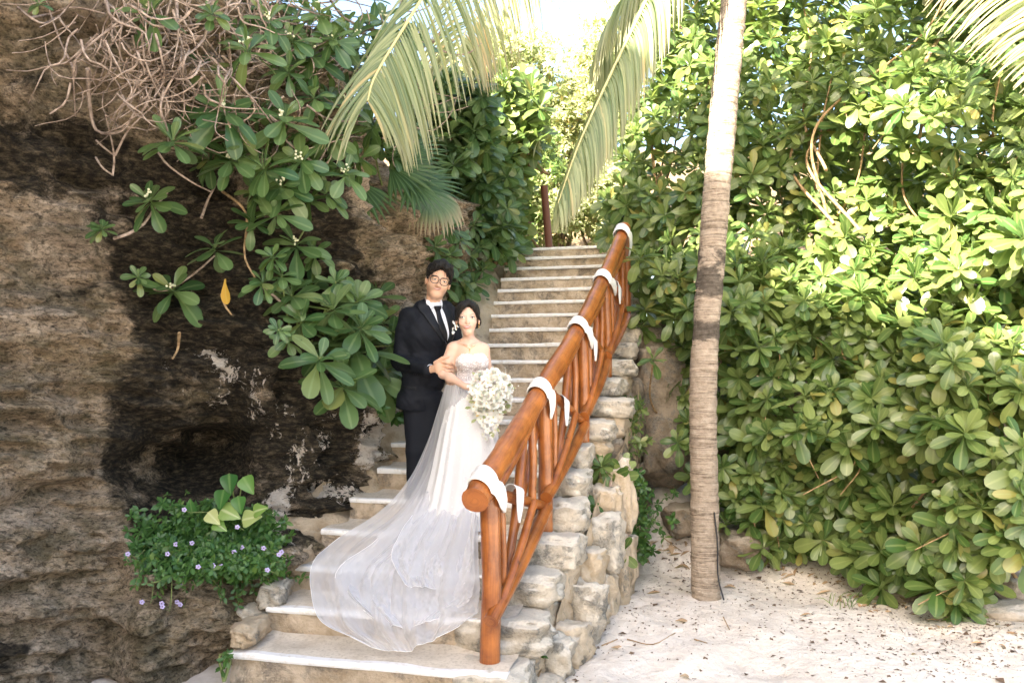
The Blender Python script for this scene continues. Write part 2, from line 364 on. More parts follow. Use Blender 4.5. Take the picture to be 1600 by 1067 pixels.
# ------------------------------------------------------------------ cliff on the left
def cliff():
    path = np.array([(-4.6, -7), (-4.5, -3), (-4.2, .5), (-3.75, 2.9), (-3.05, 4.3), (-2.45, 4.75), (-1.95, 5.0), (-1.52, 5.2), (-1.18, 5.7),
                     (-1.0, 6.25), (-.80, 6.85), (-.62, 7.5), (-.40, 8.3), (-.22, 9.2), (-.14, 10.2), (-.45, 11.2), (-1.2, 12.5)], float)
    top = np.interp(np.arange(17), np.arange(17), [12.6, 11.4, 9.9, 8.0, 6.0, 4.7, 4.25, 4.1, 4.0, 3.9, 3.7, 3.55, 3.55, 3.7, 3.7, 3.6, 3.5])  # unseen rim beside and behind the camera raised to cast shade
    u = np.concatenate([np.linspace(0, 3, 30), np.linspace(3, 14, 620)[1:], np.linspace(14, 16, 24)[1:]])
    P = np.stack([np.interp(u, np.arange(17), path[:, i]) for i in (0, 1)], 1)
    ker = np.ones(25) / 25
    for i in (0, 1): P[30:-24, i] = np.convolve(np.pad(P[:, i], 12, 'edge'), ker, 'valid')[30:-24]
    tz = np.interp(u, np.arange(17), top)
    Tn = np.gradient(P, axis=0); Tn /= np.linalg.norm(Tn, axis=1)[:, None]; Nn = np.stack([Tn[:, 1], -Tn[:, 0]], 1)
    nz = 400; ncap = 46
    v = np.linspace(0, 1, nz)
    Z = -.35 + v[None] * (tz[:, None] + .35)
    X = np.repeat(P[:, :1], nz, 1); Y = np.repeat(P[:, 1:], nz, 1)
    px, py = PX(np.stack([X, np.maximum(Y, .3), Z], -1))
    G = lambda cx, cy, rx, ry: np.exp(-((px - cx) / rx) ** 2 - ((py - cy) / ry) ** 2)
    front = sstep(3.2, 4.2, Y)
    o = -.12 * (Z - 1.2) * sstep(500, 620, px)                                  # batter above the stairs
    o = o + front * (.55 * sstep(2.5, 4.2, Z) * sstep(430, 260, px))            # overhang at upper left
    o = o - front * .95 * G(295, 742, 100, 62) - front * .55 * G(375, 712, 62, 75)   # niche behind the planter
    o = o + front * .42 * sstep(835, 880, py + .12 * (px - 300)) * sstep(160, 235, px) * sstep(500, 430, px + .35 * (py - 850))
    o = o + front * .20 * G(412, 700, 24, 150) + front * .12 * G(560, 640, 40, 120)
    o = o + .30 * G(640, 320, 95, 75) + .18 * G(600, 400, 60, 40)
    o = o - .22 * np.exp(-((py - (175 + .42 * px)) / 32) ** 2) * front * sstep(430, 350, px)
    o = o + .22 * sstep(900, 1000, py) * sstep(330, 180, px) * front
    big = fbm(X * .9, Y * .9, Z * .9, 4) * .24
    lay = fbm(X * 1.6 + 3, Y * 1.6, Z * 8 + X * 1.2, 4) * .115
    fin = fbm(X * 7, Y * 7, Z * 16 + X * 2, 4) * .042
    rid = -np.abs(fbm(X * 3.2, Y * 3.2, Z * 7, 3)) * .17
    pit = fbm(X * 18, Y * 18, Z * 30, 2) * .022
    o = o + big + lay + fin + rid + pit
    # undercut strata lines
    X2 = X + Nn[:, :1] * o; Y2 = Y + Nn[:, 1:] * o
    V = [np.stack([X2, Y2, Z], -1)]
    # cap going back from the rim
    dd = np.linspace(0, 1, ncap)[1:][None] ** 1.6 * (5.0 * sstep(13.6, 10.5, u) + .25)[:, None]
    cx = X2[:, -1:] - Nn[:, :1] * dd; cy = Y2[:, -1:] - Nn[:, 1:] * dd
    cz = tz[:, None] + .28 * dd + .22 * fbm(cx * .8, cy * .8, cx * 0, 4) * np.minimum(dd, 1) 
    V.append(np.stack([cx, cy, cz], -1))
    V = np.concatenate(V, 1); nn = V.shape[1]
    qx, qy = PX(np.stack([V[..., 0], np.maximum(V[..., 1], .3), V[..., 2]], -1)); Zv = V[..., 2]
    wx = fbm(V[..., 0] * 2.1, V[..., 1] * 2.1, Zv * 2.6, 4); qx = qx + 45 * wx; qy = qy + 40 * fbm(V[..., 0] * 1.7 + 5, V[..., 1] * 1.7, Zv * 3.6, 4)
    G = lambda cx, cy, rx, ry: np.exp(-((qx - cx) / rx) ** 2 - ((qy - cy) / ry) ** 2)
    alg_shade = (.95 * sstep(120, 250, qx + .05 * (qy - 500)) * sstep(680, 540, qx + .1 * (qy - 500)) * sstep(210, 340, qy))
    alg_shade = alg_shade * (1 - .9 * sstep(845, 890, qy))
    band = np.exp(-((qy - (205 + .22 * qx)) / 62) ** 2) * sstep(460, 260, qx); alg_shade = np.maximum(alg_shade, band * 1.0)
    alg_shade = np.maximum(alg_shade, 1.7 * G(300, 735, 115, 85)); alg_shade = np.maximum(alg_shade, .95 * G(250, 930, 30, 90)); alg_shade = np.maximum(alg_shade, .75 * G(10, 1000, 45, 120))  # niche term deepens the algae to paint in the hollow's shade
    alg_shade = np.maximum(alg_shade, .55 * G(40, 120, 70, 40)); alg_shade = np.maximum(alg_shade, .75 * G(560, 640, 60, 150)); alg_shade = alg_shade * (1 - .75 * G(640, 330, 90, 90)) 
    alg_shade = np.maximum(alg_shade, .38 * sstep(560, 700, qx)); alg_shade = np.maximum(alg_shade, .40 * G(100, 560, 130, 300)); alg_shade = alg_shade * (.92 + .55 * fbm(V[..., 0] * 2.2, V[..., 1] * 2.2, Zv * 3.2 + 5, 3))
    pl = np.zeros_like(alg_shade)
    for a in ((350, 555, 34, 30, .75), (330, 605, 22, 26, .55), (395, 590, 24, 50, .6), (428, 640, 18, 80, .5), (450, 815, 26, 60, .98), (470, 735, 30, 80, .62), (505, 690, 26, 90, .55),
              (586, 692, 30, 52, 1.0), (540, 790, 60, 30, .75), (262, 570, 14, 18, .35)): pl = np.maximum(pl, a[4] * G(*a[:4]))
    pl[qy < 380] = 0
    cols = np.stack([np.clip(alg_shade, 0, 1), np.clip(pl, 0, 1), 0 * alg_shade], -1).reshape(-1, 3)
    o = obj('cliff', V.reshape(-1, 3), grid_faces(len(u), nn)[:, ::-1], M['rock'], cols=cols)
    tag(o, 'tall weathered tan and black limestone cliff beside the stairs', 'cliff')
    return V
CLV = cliff()
_m = bpy.data.objects['cliff'].data
_cv = np.empty(len(_m.vertices) * 3, np.float32); _m.vertices.foreach_get('co', _cv)
def make_bvh(V, Fc): return BVHTree.FromPolygons([tuple(v) for v in V], [tuple(f) for f in Fc])
_sub = CLV[20:640:3, ::3]; CL_BVH = make_bvh(_sub.reshape(-1, 3).tolist(), grid_faces(_sub.shape[0], _sub.shape[1]).tolist())
CAMP = Vector((0, 0, EYE))
def hit(bvh, px, py):
    d = Vector(((px - 800) / F, 1, -(py - 600) / F)).normalized(); r = bvh.ray_cast(CAMP, d); return r
def rockY(px, py, default=6.0):
    r = hit(CL_BVH, px, py)
    return r[0].y if r[0] is not None else default
# ------------------------------------------------------------------ hillside behind and to the right
def hill():
    n = 150; X, Y = np.meshgrid(np.linspace(.9, 16, n), np.linspace(6.3, 26, n))
    front = 8.0 + .25 * np.sin(X * 1.3) - .42 * np.clip(X - 1.8, 0, 4)
    d = Y - front
    z = np.where(d > 0, 1.5 * sstep(0, .75, d) + np.clip(d - .4, 0, 20) * .40, -.4) + .16 * fbm(X * 1.2, Y * 1.2, X * 0, 4)
    side = sstep(.30 + .30 * (Y - 4.3) + .0, .30 + .30 * (Y - 4.3) + .5, X)
    z = z * side - .3 * (1 - side)
    o = obj('hillside', np.stack([X, Y, z], -1).reshape(-1, 3), grid_faces(n, n), M['soil']); tag(o, kind='structure')
    X, Y = np.meshgrid(np.linspace(-14, 9, 90), np.linspace(10.6, 40, 80))
    z = 3.38 + .35 * np.clip(Y - 11.5, 0, 40) * 1.0 * sstep(11.5, 16, Y) + .1 * fbm(X, Y, X * 0, 3)
    z = z - 9 * sstep(2.3, 3.0, X) * sstep(12.5, 11.5, Y)
    o = obj('upper_terrace', np.stack([X, Y, z], -1).reshape(-1, 3), grid_faces(*X.shape), M['soil']); tag(o, kind='structure')
hill()
# ------------------------------------------------------------------ staircase
def staircase():
    root = thing('stone_staircase', (nosing(0, 580)[0], nosing(0, 580)[1], 0), 'weathered stone staircase with white nosings climbing beside the cliff', 'staircase')
    rr = np.random.default_rng(11)
    for k in range(NST):
        a = nosing(k, LPX[k]); b = nosing(k, RPX[k]); wdt = np.linalg.norm(b - a); dep = .62
        nx = max(24, int(wdt / .035)); s = np.linspace(0, 1, nx)
        A = a[None] + (b - a)[None] * s[:, None]
        # riser + body
        rows = []
        for (dv, dz) in ((.012, -.185), (.0, -.175), (-.004, -.13), (.002, -.08), (.0, -.035), (.02, -.034), (dep, -.034), (dep, -.3)):
            R = A + VDIR * dv; R[:, 2] = zt(k) + dz
            if dz > -.18 and dv < .03: R += VDIR * (.016 * fbm(R[:, 0] * 7, R[:, 1] * 7, R[:, 2] * 9 + k * 3, 4))[:, None]
            rows.append(R)
        Vb = np.array(rows); Vb = np.swapaxes(Vb, 0, 1)
        nr = len(rows); V = Vb.reshape(-1, 3)
        Fc = [grid_faces(nx, nr), np.array([list(range(nr))]) , np.array([list(range((nx - 1) * nr + nr - 1, (nx - 1) * nr - 1, -1))])]
        st = obj('step', V, [Fc[0][:, ::-1], Fc[1], Fc[2]], M['step'], root, smooth=False)
        # tread slab with white lip
        lip = .034
        rows = []
        for (dv, dz) in ((-.012, -lip), (-.018, -lip * .6), (-.018, -.006), (-.010, .001), (.03, .002), (.07, -.008)):
            R = A + VDIR * dv; R[:, 2] = zt(k) + dz
            wv = .006 * fbm(R[:, 0] * 5, R[:, 1] * 5, R[:, 2] * 5 + k, 3); R[:, 2] += wv * (dz > -.02); R += VDIR * (wv * .9)[:, None]
            rows.append(R)
        Vb = np.swapaxes(np.array(rows), 0, 1); nr2 = len(rows)
        L = obj('nosing', Vb.reshape(-1, 3), [grid_faces(nx, nr2)[:, ::-1], np.array([list(range(nr2))]), np.array([list(range((nx - 1) * nr2 + nr2 - 1, (nx - 1) * nr2 - 1, -1))])], M['nose'], st, smooth=False)
        rows = []
        for j, dv in enumerate(np.linspace(.026, .40, 9)):
            R = A + VDIR * dv; R[:, 2] = zt(k) + .0055 * (dv > .03) + .006 * fbm(R[:, 0] * 5, R[:, 1] * 5, 5 * (R[:, 2] * 0 + zt(k)) + k, 3) + (.02 * sstep(.25, .33, np.full(nx, dv)) if k < 8 else 0)
            rows.append(R)
        obj('tread', np.array(rows).reshape(-1, 3), grid_faces(len(rows), nx), M['tread'] , st)
    # irregular whitewashed blocks at the right ends (the step's own end stones)
    ends = [  # px0, px1, py_top, py_bottom, k, depth
        (700, 815, 1040, 1120, 0), (700, 852, 945, 1000, 1), (735, 868, 882, 935, 2), (790, 900, 826, 878, 3), (840, 912, 776, 825, 4), (850, 916, 733, 774, 5),
        (868, 922, 690, 730, 6), (880, 957, 655, 688, 7), (895, 984, 620, 652, 8), (905, 973, 588, 618, 9), (925, 990, 562, 590, 10), (940, 992, 532, 560, 11), (950, 1000, 500, 528, 12), (955, 1004, 470, 498, 13), (960, 1004, 440, 468, 14), (962, 1006, 412, 440, 15)]
    for i, (x0, x1, y0, y1, k) in enumerate(ends):
        c = nosing(k, (x0 + x1) / 2); wd = (x1 - x0) / F * c[1] * 1.03; h = max(.15, (y1 - y0) / F * c[1])
        h = min(h, .21)
        dp = .44
        cc = c + VDIR * (dp / 2 - .045) + UDIR * .0; cc[2] = zt(k) + .006 - h / 2
        if k == 0: cc[2] -= .01
        V, Fc = stone(cc, (wd, dp, h), rot=-math.radians(13) + rr.normal(0, .05), nsub=15, rnd=.17, rough=.15, seed=i + 3, freq=1.6)
        obj('end_stone', V, Fc, M['block'], root)
        if k < 11:
            c2 = cc - UDIR * .03 + VDIR * .05; c2[2] -= h * .95; V, Fc = stone(c2, (wd * .93, dp, h * 1.15), rot=-math.radians(13), nsub=9, rnd=.2, rough=.16, seed=i + 40, freq=1.8); obj('wall_stone', V, Fc, M['wallstone'], root)
    for i, (x, y, k, sx, sz) in enumerate([(404, 962, 1, .22, .16), (392, 985, 0, .16, .12), (448, 902, 2, .20, .22), (430, 925, 1, .16, .16), (490, 848, 3, .18, .24), (470, 872, 2, .16, .18), (532, 800, 4, .16, .26), (575, 750, 5, .15, .24)]):
        p = nosing(k, x); c = W(x, y, p[1] + .14); V, Fc = stone(c, (sx, .3, sz), rot=rr.normal(0, .3), nsub=11, rnd=.3, rough=.22, seed=i + 70, freq=1.8, tilt=rr.normal(0, .2)); obj('rubble_stone', V, Fc, M['cement'] if i % 3 else M['block'], root)
    return root
STAIR = staircase()
# retaining wall under the right edge of the stairs
def wall():
    base = np.array([.10, 4.25, 0.]); dv = np.array([.335, .942, 0.]); nrm = np.array([.942, -.335, 0.])
    root = thing('retaining_wall', (base[0], base[1], 0), 'rubble stone retaining wall under the right edge of the stairs', 'wall')
    rr = np.random.default_rng(5); i = 0
    # core behind the stones (mortar)
    L = 3.3; nu = 60
    s = np.linspace(0, L, nu); topz = np.clip(-.06 + .17 * (s / .335), 0, 3.3)
    off = .16
    rows = []
    for t in np.linspace(0, 1, 18):
        Q = base + dv * s[:, None] + nrm * (-.02 + .02 * fbm(s * 3, s * 0 + t * 9, s * 0, 3))[:, None]; Q[:, 2] = -.2 + (topz + .0) * t + .2 * t; rows.append(Q)
    obj('mortar', np.array(rows).reshape(-1, 3), grid_faces(18, nu)[:, ::-1], M['cement'], root)
    s0 = -.02
    while s0 < 3.3:
        wdt = rr.uniform(.2, .36); top = .17 + .17 * np.floor((s0 + wdt * .3) / .335) - .15
        z = -.06
        while z < top - .03:
            h = rr.uniform(.28, .62); 
            if top - z - h < .16: h = top - z
            if h > .72: h = h / 2
            ww = wdt * rr.uniform(.85, 1.0)
            c = base + dv * (s0 + wdt / 2 + rr.normal(0, .012)) + nrm * rr.uniform(-.04, .035); c[2] = z + h / 2
            V, Fc = stone(c, (.26, ww * 1.0, h * .97), rot=-math.atan2(dv[0], dv[1]), nsub=9, rnd=.24, rough=.24, seed=i * 1.7, freq=1.9, tilt=rr.normal(0, .08)); i += 1
            obj('wall_stone', V - (nrm * .16 if s0 > 2.15 else 0), Fc, M['boulder'] if s0 > 2.15 else M['wallstone'] if rr.random() < .72 else M['block'], root)
            z += h
        s0 += wdt
    return root
wall()
# cement skirt between the steps and the cliff
def skirt():
    root_n = 90; ks = np.linspace(1.3, 19, root_n)
    L = []
    for k in ks:
        kk = np.clip(k, 0, 19); px = np.interp(kk, np.arange(20), LPX); p = nosing(kk, px); p[2] = zt(k); 
        if k < 0: p = p - VDIR * (-k * .33) * .3
        L.append(p)
    L = np.array(L); rows = []
    for j, t in enumerate(np.linspace(0, 1, 16)):
        R = L - UDIR * (-.06 + t * (.14 + .16 * sstep(.5, 3, ks))[:, None]) + VDIR * (.10 * t); R[:, 2] = L[:, 2] - .17 + .34 * t ** 1.1 * (.6 + .4 * sstep(0, 3, ks)) - (.25 * (1 - t) * 0)
        R[:, 2] += .08 * fbm(R[:, 0] * 4, R[:, 1] * 4, R[:, 2] * 2, 4) + .035 * fbm(R[:, 0] * 14, R[:, 1] * 14, R[:, 2] * 8, 3)
        rows.append(R)
    o = obj('cement_skirt', np.array(rows).reshape(-1, 3), grid_faces(16, root_n)[:, ::-1], M['cement'], STAIR)
skirt()
# ------------------------------------------------------------------ log handrail
RP0 = np.array([-.119, 4.23]); RD = np.array([.325, .946]); RD = RD / np.linalg.norm(RD)
RN = np.array([RD[1], -RD[0]])
def RW(px, py, off=0.0):
    """point of the railing's upright plane seen at px,py (off: metres towards the sand side)"""
    a = (px - 800) / F; p0 = RP0 + RN * off
    s = (a * p0[1] - p0[0]) / (RD[0] - a * RD[1]); P = p0 + RD * s
    return np.array([P[0], P[1], EYE - (py - 600) / F * P[1]])
def railing():
    root = thing('log_handrail', (RP0[0], RP0[1], .17), 'varnished orange brown log handrail climbing the right side of the stairs', 'railing')
    sd = [0]
    def log(name, p, q, r0, r1, off=0.0, off2=None, n=14, sag=0.0, sides=14, rough=.07):
        off2 = off if off2 is None else off2
        a = RW(*p, off); b = RW(*q, off2); m = (a + b) / 2 + np.array([RN[0] * .01, RN[1] * .01, sag]); sd[0] += 1
        ln = np.linalg.norm(b - a); n = max(8, int(ln / .05))
        V, Fs, uv = tube(spline([a, m, b], n), [r0, r1], sides, True, rough, sd[0]); 
        uv = uv * np.array([1, ln])
        # rounded sawn ends
        return obj(name, V, Fs, M['wood'], root, uv=uv)
    # uprights: px, base y, top y
    top_rail = [(742, 782), (772, 732), (815, 662), (855, 596), (905, 512), (945, 432), (976, 356)]
    pts = [RW(x, y) for x, y in top_rail]; P = spline(pts, 90)
    V, Fs, uv = tube(P, [.072, .066, .062, .066, .060, .064, .058], 18, True, .06, 3); uv = uv * np.array([1, 5])
    obj('top_rail', V, Fs, M['wood'], root, uv=uv)
    # the nearest sawn end, slightly cut at an angle
    posts = [((765, 1036), (765, 765), .054), ((852, 832), (849, 604), .050), ((912, 696), (909, 508), .046), ((948, 592), (946, 440), .046), ((979, 520), (977, 368), .043)]
    for b, t, r in posts: log('post', b, t, r, r * .95, 0.0)
    for i in range(4):
        (b0, t0, _), (b1, t1, _) = posts[i], posts[i + 1]
        x0, x1 = b0[0], b1[0]; sx = x1 - x0
        yb0 = b0[1] - (b0[1] - t0[1]) * .24; yb1 = b1[1] - (b1[1] - t1[1]) * .17; yt0, yt1 = t0[1], t1[1]
        X = lambda f: x0 + sx * f
        log('lower_rail', (X(.02), yb0), (X(1.02), yb1), .040, .042, .045, .045)
        log('upper_rail', (X(.10), yt0 + (b0[1] - yt0) * .02), (X(.80), yt0 + (yt1 - yt0) * .82 + 14), .024, .030, .03)
        q = lambda f: yb0 + (yb1 - yb0) * f
        stub_y = lambda f: (yt0 + 8) + (yb1 + (b1[1] - yb1) * .0 - yt0 - 12) * f
        log('cross_stub', (X(.02), yt0 + 4), (X(1.0), yb1 - 2), .034, .031, -.03, .02)
        log('brace', (X(.22), q(.12)), (X(.20), yt0 + 6), .020, .022, .02)
        log('brace', (X(.24), q(.18)), (X(.62), yt0 + (yt1 - yt0) * .60 + 6), .026, .030, -.03)
        log('brace', (X(.10), q(.02)), (X(.80), stub_y(.72)), .026, .024, .055)
        log('brace', (X(.04), q(-.04)), (X(.93), yt0 + (yt1 - yt0) * .93 + 12), .024, .026, -.055)
        log('brace', (X(.76), stub_y(.74)), (X(.74), yt0 + (yt1 - yt0) * .74 + 4), .026, .024, .01)
    return root
railing()
def sashes():
    m = mat('white_cotton', (.80, .78, .75), .85, .2, **{'Sheen Weight': .3}); n = N(m); f = n.noise(n.co((1, 1, 1), kind='World'), 160, 2, .5)
    n.set(nor=n.bump(f, .15, .003))
    ctr = [(757, 757), (845, 609), (904, 509), (941, 434), (973, 366)]
    tail = [(783, 800), (856, 655), (921, 545), (958, 462), (980, 400)]
    stub = [(807, 772), (880, 632), (925, 537), (963, 453)]
    where = ['wrapped at the lowest end of the log handrail', 'second up the log handrail', 'third up the log handrail', 'fourth up the log handrail, beside the leaves', 'highest on the log handrail']
    P = spline([RW(x, y) for x, y in [(742, 782), (772, 732), (815, 662), (855, 596), (905, 512), (945, 432), (976, 356)]], 90)
    for i, (x, y) in enumerate(ctr):
        c = RW(x, y); T = P[min(len(P) - 1, np.argmin(np.linalg.norm(P - c, axis=1)) + 1)] - P[max(0, np.argmin(np.linalg.norm(P - c, axis=1)) - 1)]
        T /= np.linalg.norm(T); c = P[np.argmin(np.linalg.norm(P - c, axis=1))]
        side = np.array([RN[0], RN[1], 0]); side = side - T * side.dot(T); side /= np.linalg.norm(side); up = np.cross(side, T); up = up if up[2] > 0 else -up
        root = thing('white_sash', c, 'white cloth sash with hanging tail ' + where[i], 'sash', 'white sashes tied along the log handrail')
        sc = 1.0
        # band over the rail: angle from the camera-left side over the top to the right side, then a tapering tail
        nA = 26; nB = 9; ang = np.linspace(-2.3, 1.35, nA); R = .076
        rows = []
        for a in ang:
            wd = .054 + .014 * math.cos(a * .8)
            ctrp = c + (side * math.sin(a) + up * math.cos(a)) * R + T * (-.015 - .02 * a)
            rows.append([ctrp + T * wd * t + (side * math.sin(a) + up * math.cos(a)) * (.006 * math.cos(t * 7 + a * 2) + .006) for t in np.linspace(-1, 1, nB)])
        q0 = np.mean(rows[-1], axis=0); q1 = RW(*tail[i], .03); q1 = q1 + side * .02
        mid = (q0 + q1) / 2 + side * .03 + T * .01
        for s_ in np.linspace(.08, 1, 18):
            pc = (1 - s_) ** 2 * q0 + 2 * s_ * (1 - s_) * mid + s_ * s_ * q1; wd = .058 * (1 - s_ ** 2.6) + .002
            rows.append([pc + T * wd * t + side * (.008 * math.cos(t * 6 + s_ * 3)) for t in np.linspace(-1, 1, nB)])
        Vv = np.array(rows); o = obj('rail_band', Vv.reshape(-1, 3), grid_faces(Vv.shape[0], nB), m, root)
        md = o.modifiers.new('s', 'SOLIDIFY'); md.thickness = .004; md.offset = 1
        if i < 4:
            sx, sy = stub[i]; c2 = RW(sx, sy, 0); T2 = np.array([RD[0], RD[1], -.25]); T2 /= np.linalg.norm(T2)
            s2 = side - T2 * side.dot(T2); s2 /= np.linalg.norm(s2); up2 = np.cross(s2, T2); up2 = up2 if up2[2] > 0 else -up2
            rows = []
            for a in np.linspace(-1.9, 1.6, 20):
                rows.append([c2 + (s2 * math.sin(a) + up2 * math.cos(a)) * .048 + T2 * ((.068 + .01 * math.cos(a)) * t - .05 - .012 * a) for t in np.linspace(-1, 1, nB)])
            q0 = np.mean(rows[-1], axis=0); q1 = q0 + np.array([0, 0, -.17]) + s2 * .01 - T2 * .05
            for s_ in np.linspace(.08, 1, 14):
                pc = q0 * (1 - s_) + q1 * s_; wd = .062 * (1 - s_ ** 2.2) + .002
                rows.append([pc + T2 * wd * t + s2 * .006 * math.cos(t * 5) for t in np.linspace(-1, 1, nB)])
            Vv = np.array(rows); o = obj('hanging_tail', Vv.reshape(-1, 3), grid_faces(Vv.shape[0], nB), m, root)
            md = o.modifiers.new('s', 'SOLIDIFY'); md.thickness = .004; md.offset = 1
sashes()
pt = nosing(19, 850) + VDIR * .5
V, Fs, uv = tube([[pt[0], pt[1], 3.2], W(850, 291, pt[1])], .05, 14)
tag(obj('wooden_post', V, Fs, M['old_post']), 'dark red upright wooden post at the head of the stairs', 'post')
bpy.data.objects['wooden_post'].data.materials[0] = M['old_post']
# ------------------------------------------------------------------ coconut trunk
TRK = [W(1104, 950, 6.1), W(1103, 930, 6.1), W(1101, 800, 6.1), W(1099, 600, 6.1), W(1112, 400, 6.12), W(1124, 250, 6.15), W(1137, 100, 6.2), W(1147, 0, 6.25), W(1165, -170, 6.35), W(1190, -340, 6.5)]
def trunk_mesh(parent):
    P = spline(TRK, 260); n = len(P); t = np.linspace(0, 1, n)
    R = np.interp(t, [0, .02, .1, .35, .6, .8, 1], [.135, .118, .108, .100, .104, .098, .085])
    ring = .5 + .5 * np.sin(P[:, 2] * 2 * np.pi / .075 + 1.2 * np.sin(P[:, 2] * 3)); R = R * (1 + .022 * ring ** 3)
    V, Fs, uv = tube(P, R, 40, True, .05, 5)
    d = fbm(V[:, 0] * 14, V[:, 1] * 14, V[:, 2] * 40, 3) * .006; c = np.repeat(P, 40, 0); c = np.vstack([c, np.repeat(P[:1], 40, 0), np.repeat(P[-1:], 40, 0), P[0], P[-1]])
    nn = V - c; V = V + nn / (np.linalg.norm(nn, axis=1)[:, None] + 1e-6) * d[:, None]
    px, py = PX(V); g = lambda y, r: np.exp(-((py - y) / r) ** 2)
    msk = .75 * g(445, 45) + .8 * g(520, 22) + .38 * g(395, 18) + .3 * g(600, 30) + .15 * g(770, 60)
    return obj('trunk', V, Fs, M['trunk'], parent, cols=np.stack([np.clip(msk, 0, 1)] * 3, 1))
PALM = thing('coconut_palm', TRK[1], 'tall coconut palm with slender ringed grey trunk standing in the sand', 'palm tree')
trunk_mesh(PALM)
V, Fs, uv = tube(spline([W(1116, 800, 6.0) , W(1121, 850, 5.985), W(1122, 900, 5.985), W(1131, 937, 5.9)], 20), .006, 6)
tag(obj('black_cable', V, Fs, mat('black_rubber', (.012, .012, .014), .5)), 'thin black cable running down the foot of the palm trunk', 'cable')
# ------------------------------------------------------------------ foliage
def leaf_tmpl(w=.36, peak=.70, curl=.16, fold=.035, rows=7, petiole=.035, point=0.0, twist=0.0, wave=0.0):
    v = np.linspace(0, 1, rows) if rows != 7 else np.array([0, .22, .45, .66, .84, .95, 1.0])
    ww = np.where(v < peak, petiole + (w / 2 - petiole) * sstep(0, peak, v) ** 1.25, (w / 2) * np.sqrt(np.clip(1 - ((v - peak) / (1.0 - peak + .002)) ** 2, 0, 1)) * (1 - point * (v - peak) / (1 - peak)))
    if petiole == .12: ww = .44 * np.sin(np.pi * np.clip(v, 0, 1) ** .55) ** .75 * (1 - .25 * v) + .01
    ww[-1] = .03 if rows > 5 else .012
    V = []; U = []
    for i in range(rows):
        for s in (-1, 0, 1):
            x = s * ww[i]; z = -curl * v[i] ** 2 + fold * abs(s) * math.sin(math.pi * v[i]) + wave * s * math.sin(v[i] * 6)
            V.append((x + twist * v[i] ** 2, v[i] * (1 - .25 * curl), z)); U.append((.5 + s * .5, v[i]))
    return np.array(V), grid_faces(rows, 3), np.array(U)
T_LEAF = [leaf_tmpl(.40, .72, .12, .05), leaf_tmpl(.45, .70, .28, .03), leaf_tmpl(.38, .74, .05, .06, twist=.04), leaf_tmpl(.43, .70, .42, .02, wave=.02), leaf_tmpl(.40, .72, -.08, .07, twist=-.05)]
T_SMALL = [leaf_tmpl(.55, .5, .1, .05, rows=4), leaf_tmpl(.5, .45, .25, .04, rows=4, point=.5)]
def leafmat(pos, d, n, L, wid=1.0):
    """arrays -> (m,4,4); leaf runs along local y (direction d), upper face +z (n)"""
    d = d / (np.linalg.norm(d, axis=1)[:, None] + 1e-9); x = np.cross(d, n); x /= np.linalg.norm(x, axis=1)[:, None] + 1e-9; z = np.cross(x, d)
    m = np.zeros((len(pos), 4, 4)); m[:, 3, 3] = 1
    L = np.asarray(L)[:, None] * np.ones((len(pos), 1)); Wd = L * (np.asarray(wid)[:, None] if np.ndim(wid) else wid)
    m[:, :3, 0] = x * Wd; m[:, :3, 1] = d * L; m[:, :3, 2] = z * L; m[:, :3, 3] = pos
    return m
def rosette(c, a, L, n=15, rr=RNG, droop=.25, spread=(12, 105)):
    a = np.asarray(a, float); a /= np.linalg.norm(a); u = np.cross(a, [0, 0, 1.0]); 
    if np.linalg.norm(u) < .1: u = np.array([1., 0, 0])
    u /= np.linalg.norm(u); v = np.cross(a, u)
    i = np.arange(n); phi = i * 2.39996 + rr.uniform(0, 6.28) + rr.normal(0, .18, n); t = (i + .5) / n
    el = np.radians(spread[0] + (spread[1] - spread[0]) * t ** .8 + rr.normal(0, 7, n))
    rad = np.cos(phi)[:, None] * u + np.sin(phi)[:, None] * v
    d = np.cos(el)[:, None] * a + np.sin(el)[:, None] * rad
    d[:, 2] -= droop * t * rr.uniform(.5, 1.2, n)
    nn = a[None] * np.sin(el)[:, None] - np.cos(el)[:, None] * rad + rr.normal(0, .16, (n, 3)); 
    Ls = L * (.48 + .56 * t ** .6) * rr.uniform(.82, 1.14, n)
    pos = np.asarray(c) - a * (.18 * L) * t[:, None] + rad * .02 * L
    return leafmat(pos, d, nn, Ls, rr.uniform(.86, 1.14, n))
def instance_mesh(mats, tid, T):
    Vs = []; Fs = []; Us = []; o = 0
    for k, (V, Fc, U) in enumerate(T):
        m = mats[tid == k]
        if not len(m): continue
        P = np.einsum('mij,vj->mvi', m[:, :3, :3], V) + m[:, None, :3, 3]
        Vs.append(P.reshape(-1, 3)); Fs.append((Fc[None] + (np.arange(len(m)) * len(V))[:, None, None] + o).reshape(-1, 4)); Us.append(np.tile(U, (len(m), 1))); o += len(m) * len(V)
    return np.vstack(Vs), np.vstack(Fs), np.vstack(Us)
_tm = {}
def tmpl_mesh(T, k, mat_, nm):
    key = (id(T), k, mat_.name)
    if key not in _tm: _tm[key] = mkmesh(nm, T[k][0], T[k][1], mat_, True, T[k][2])
    return _tm[key]
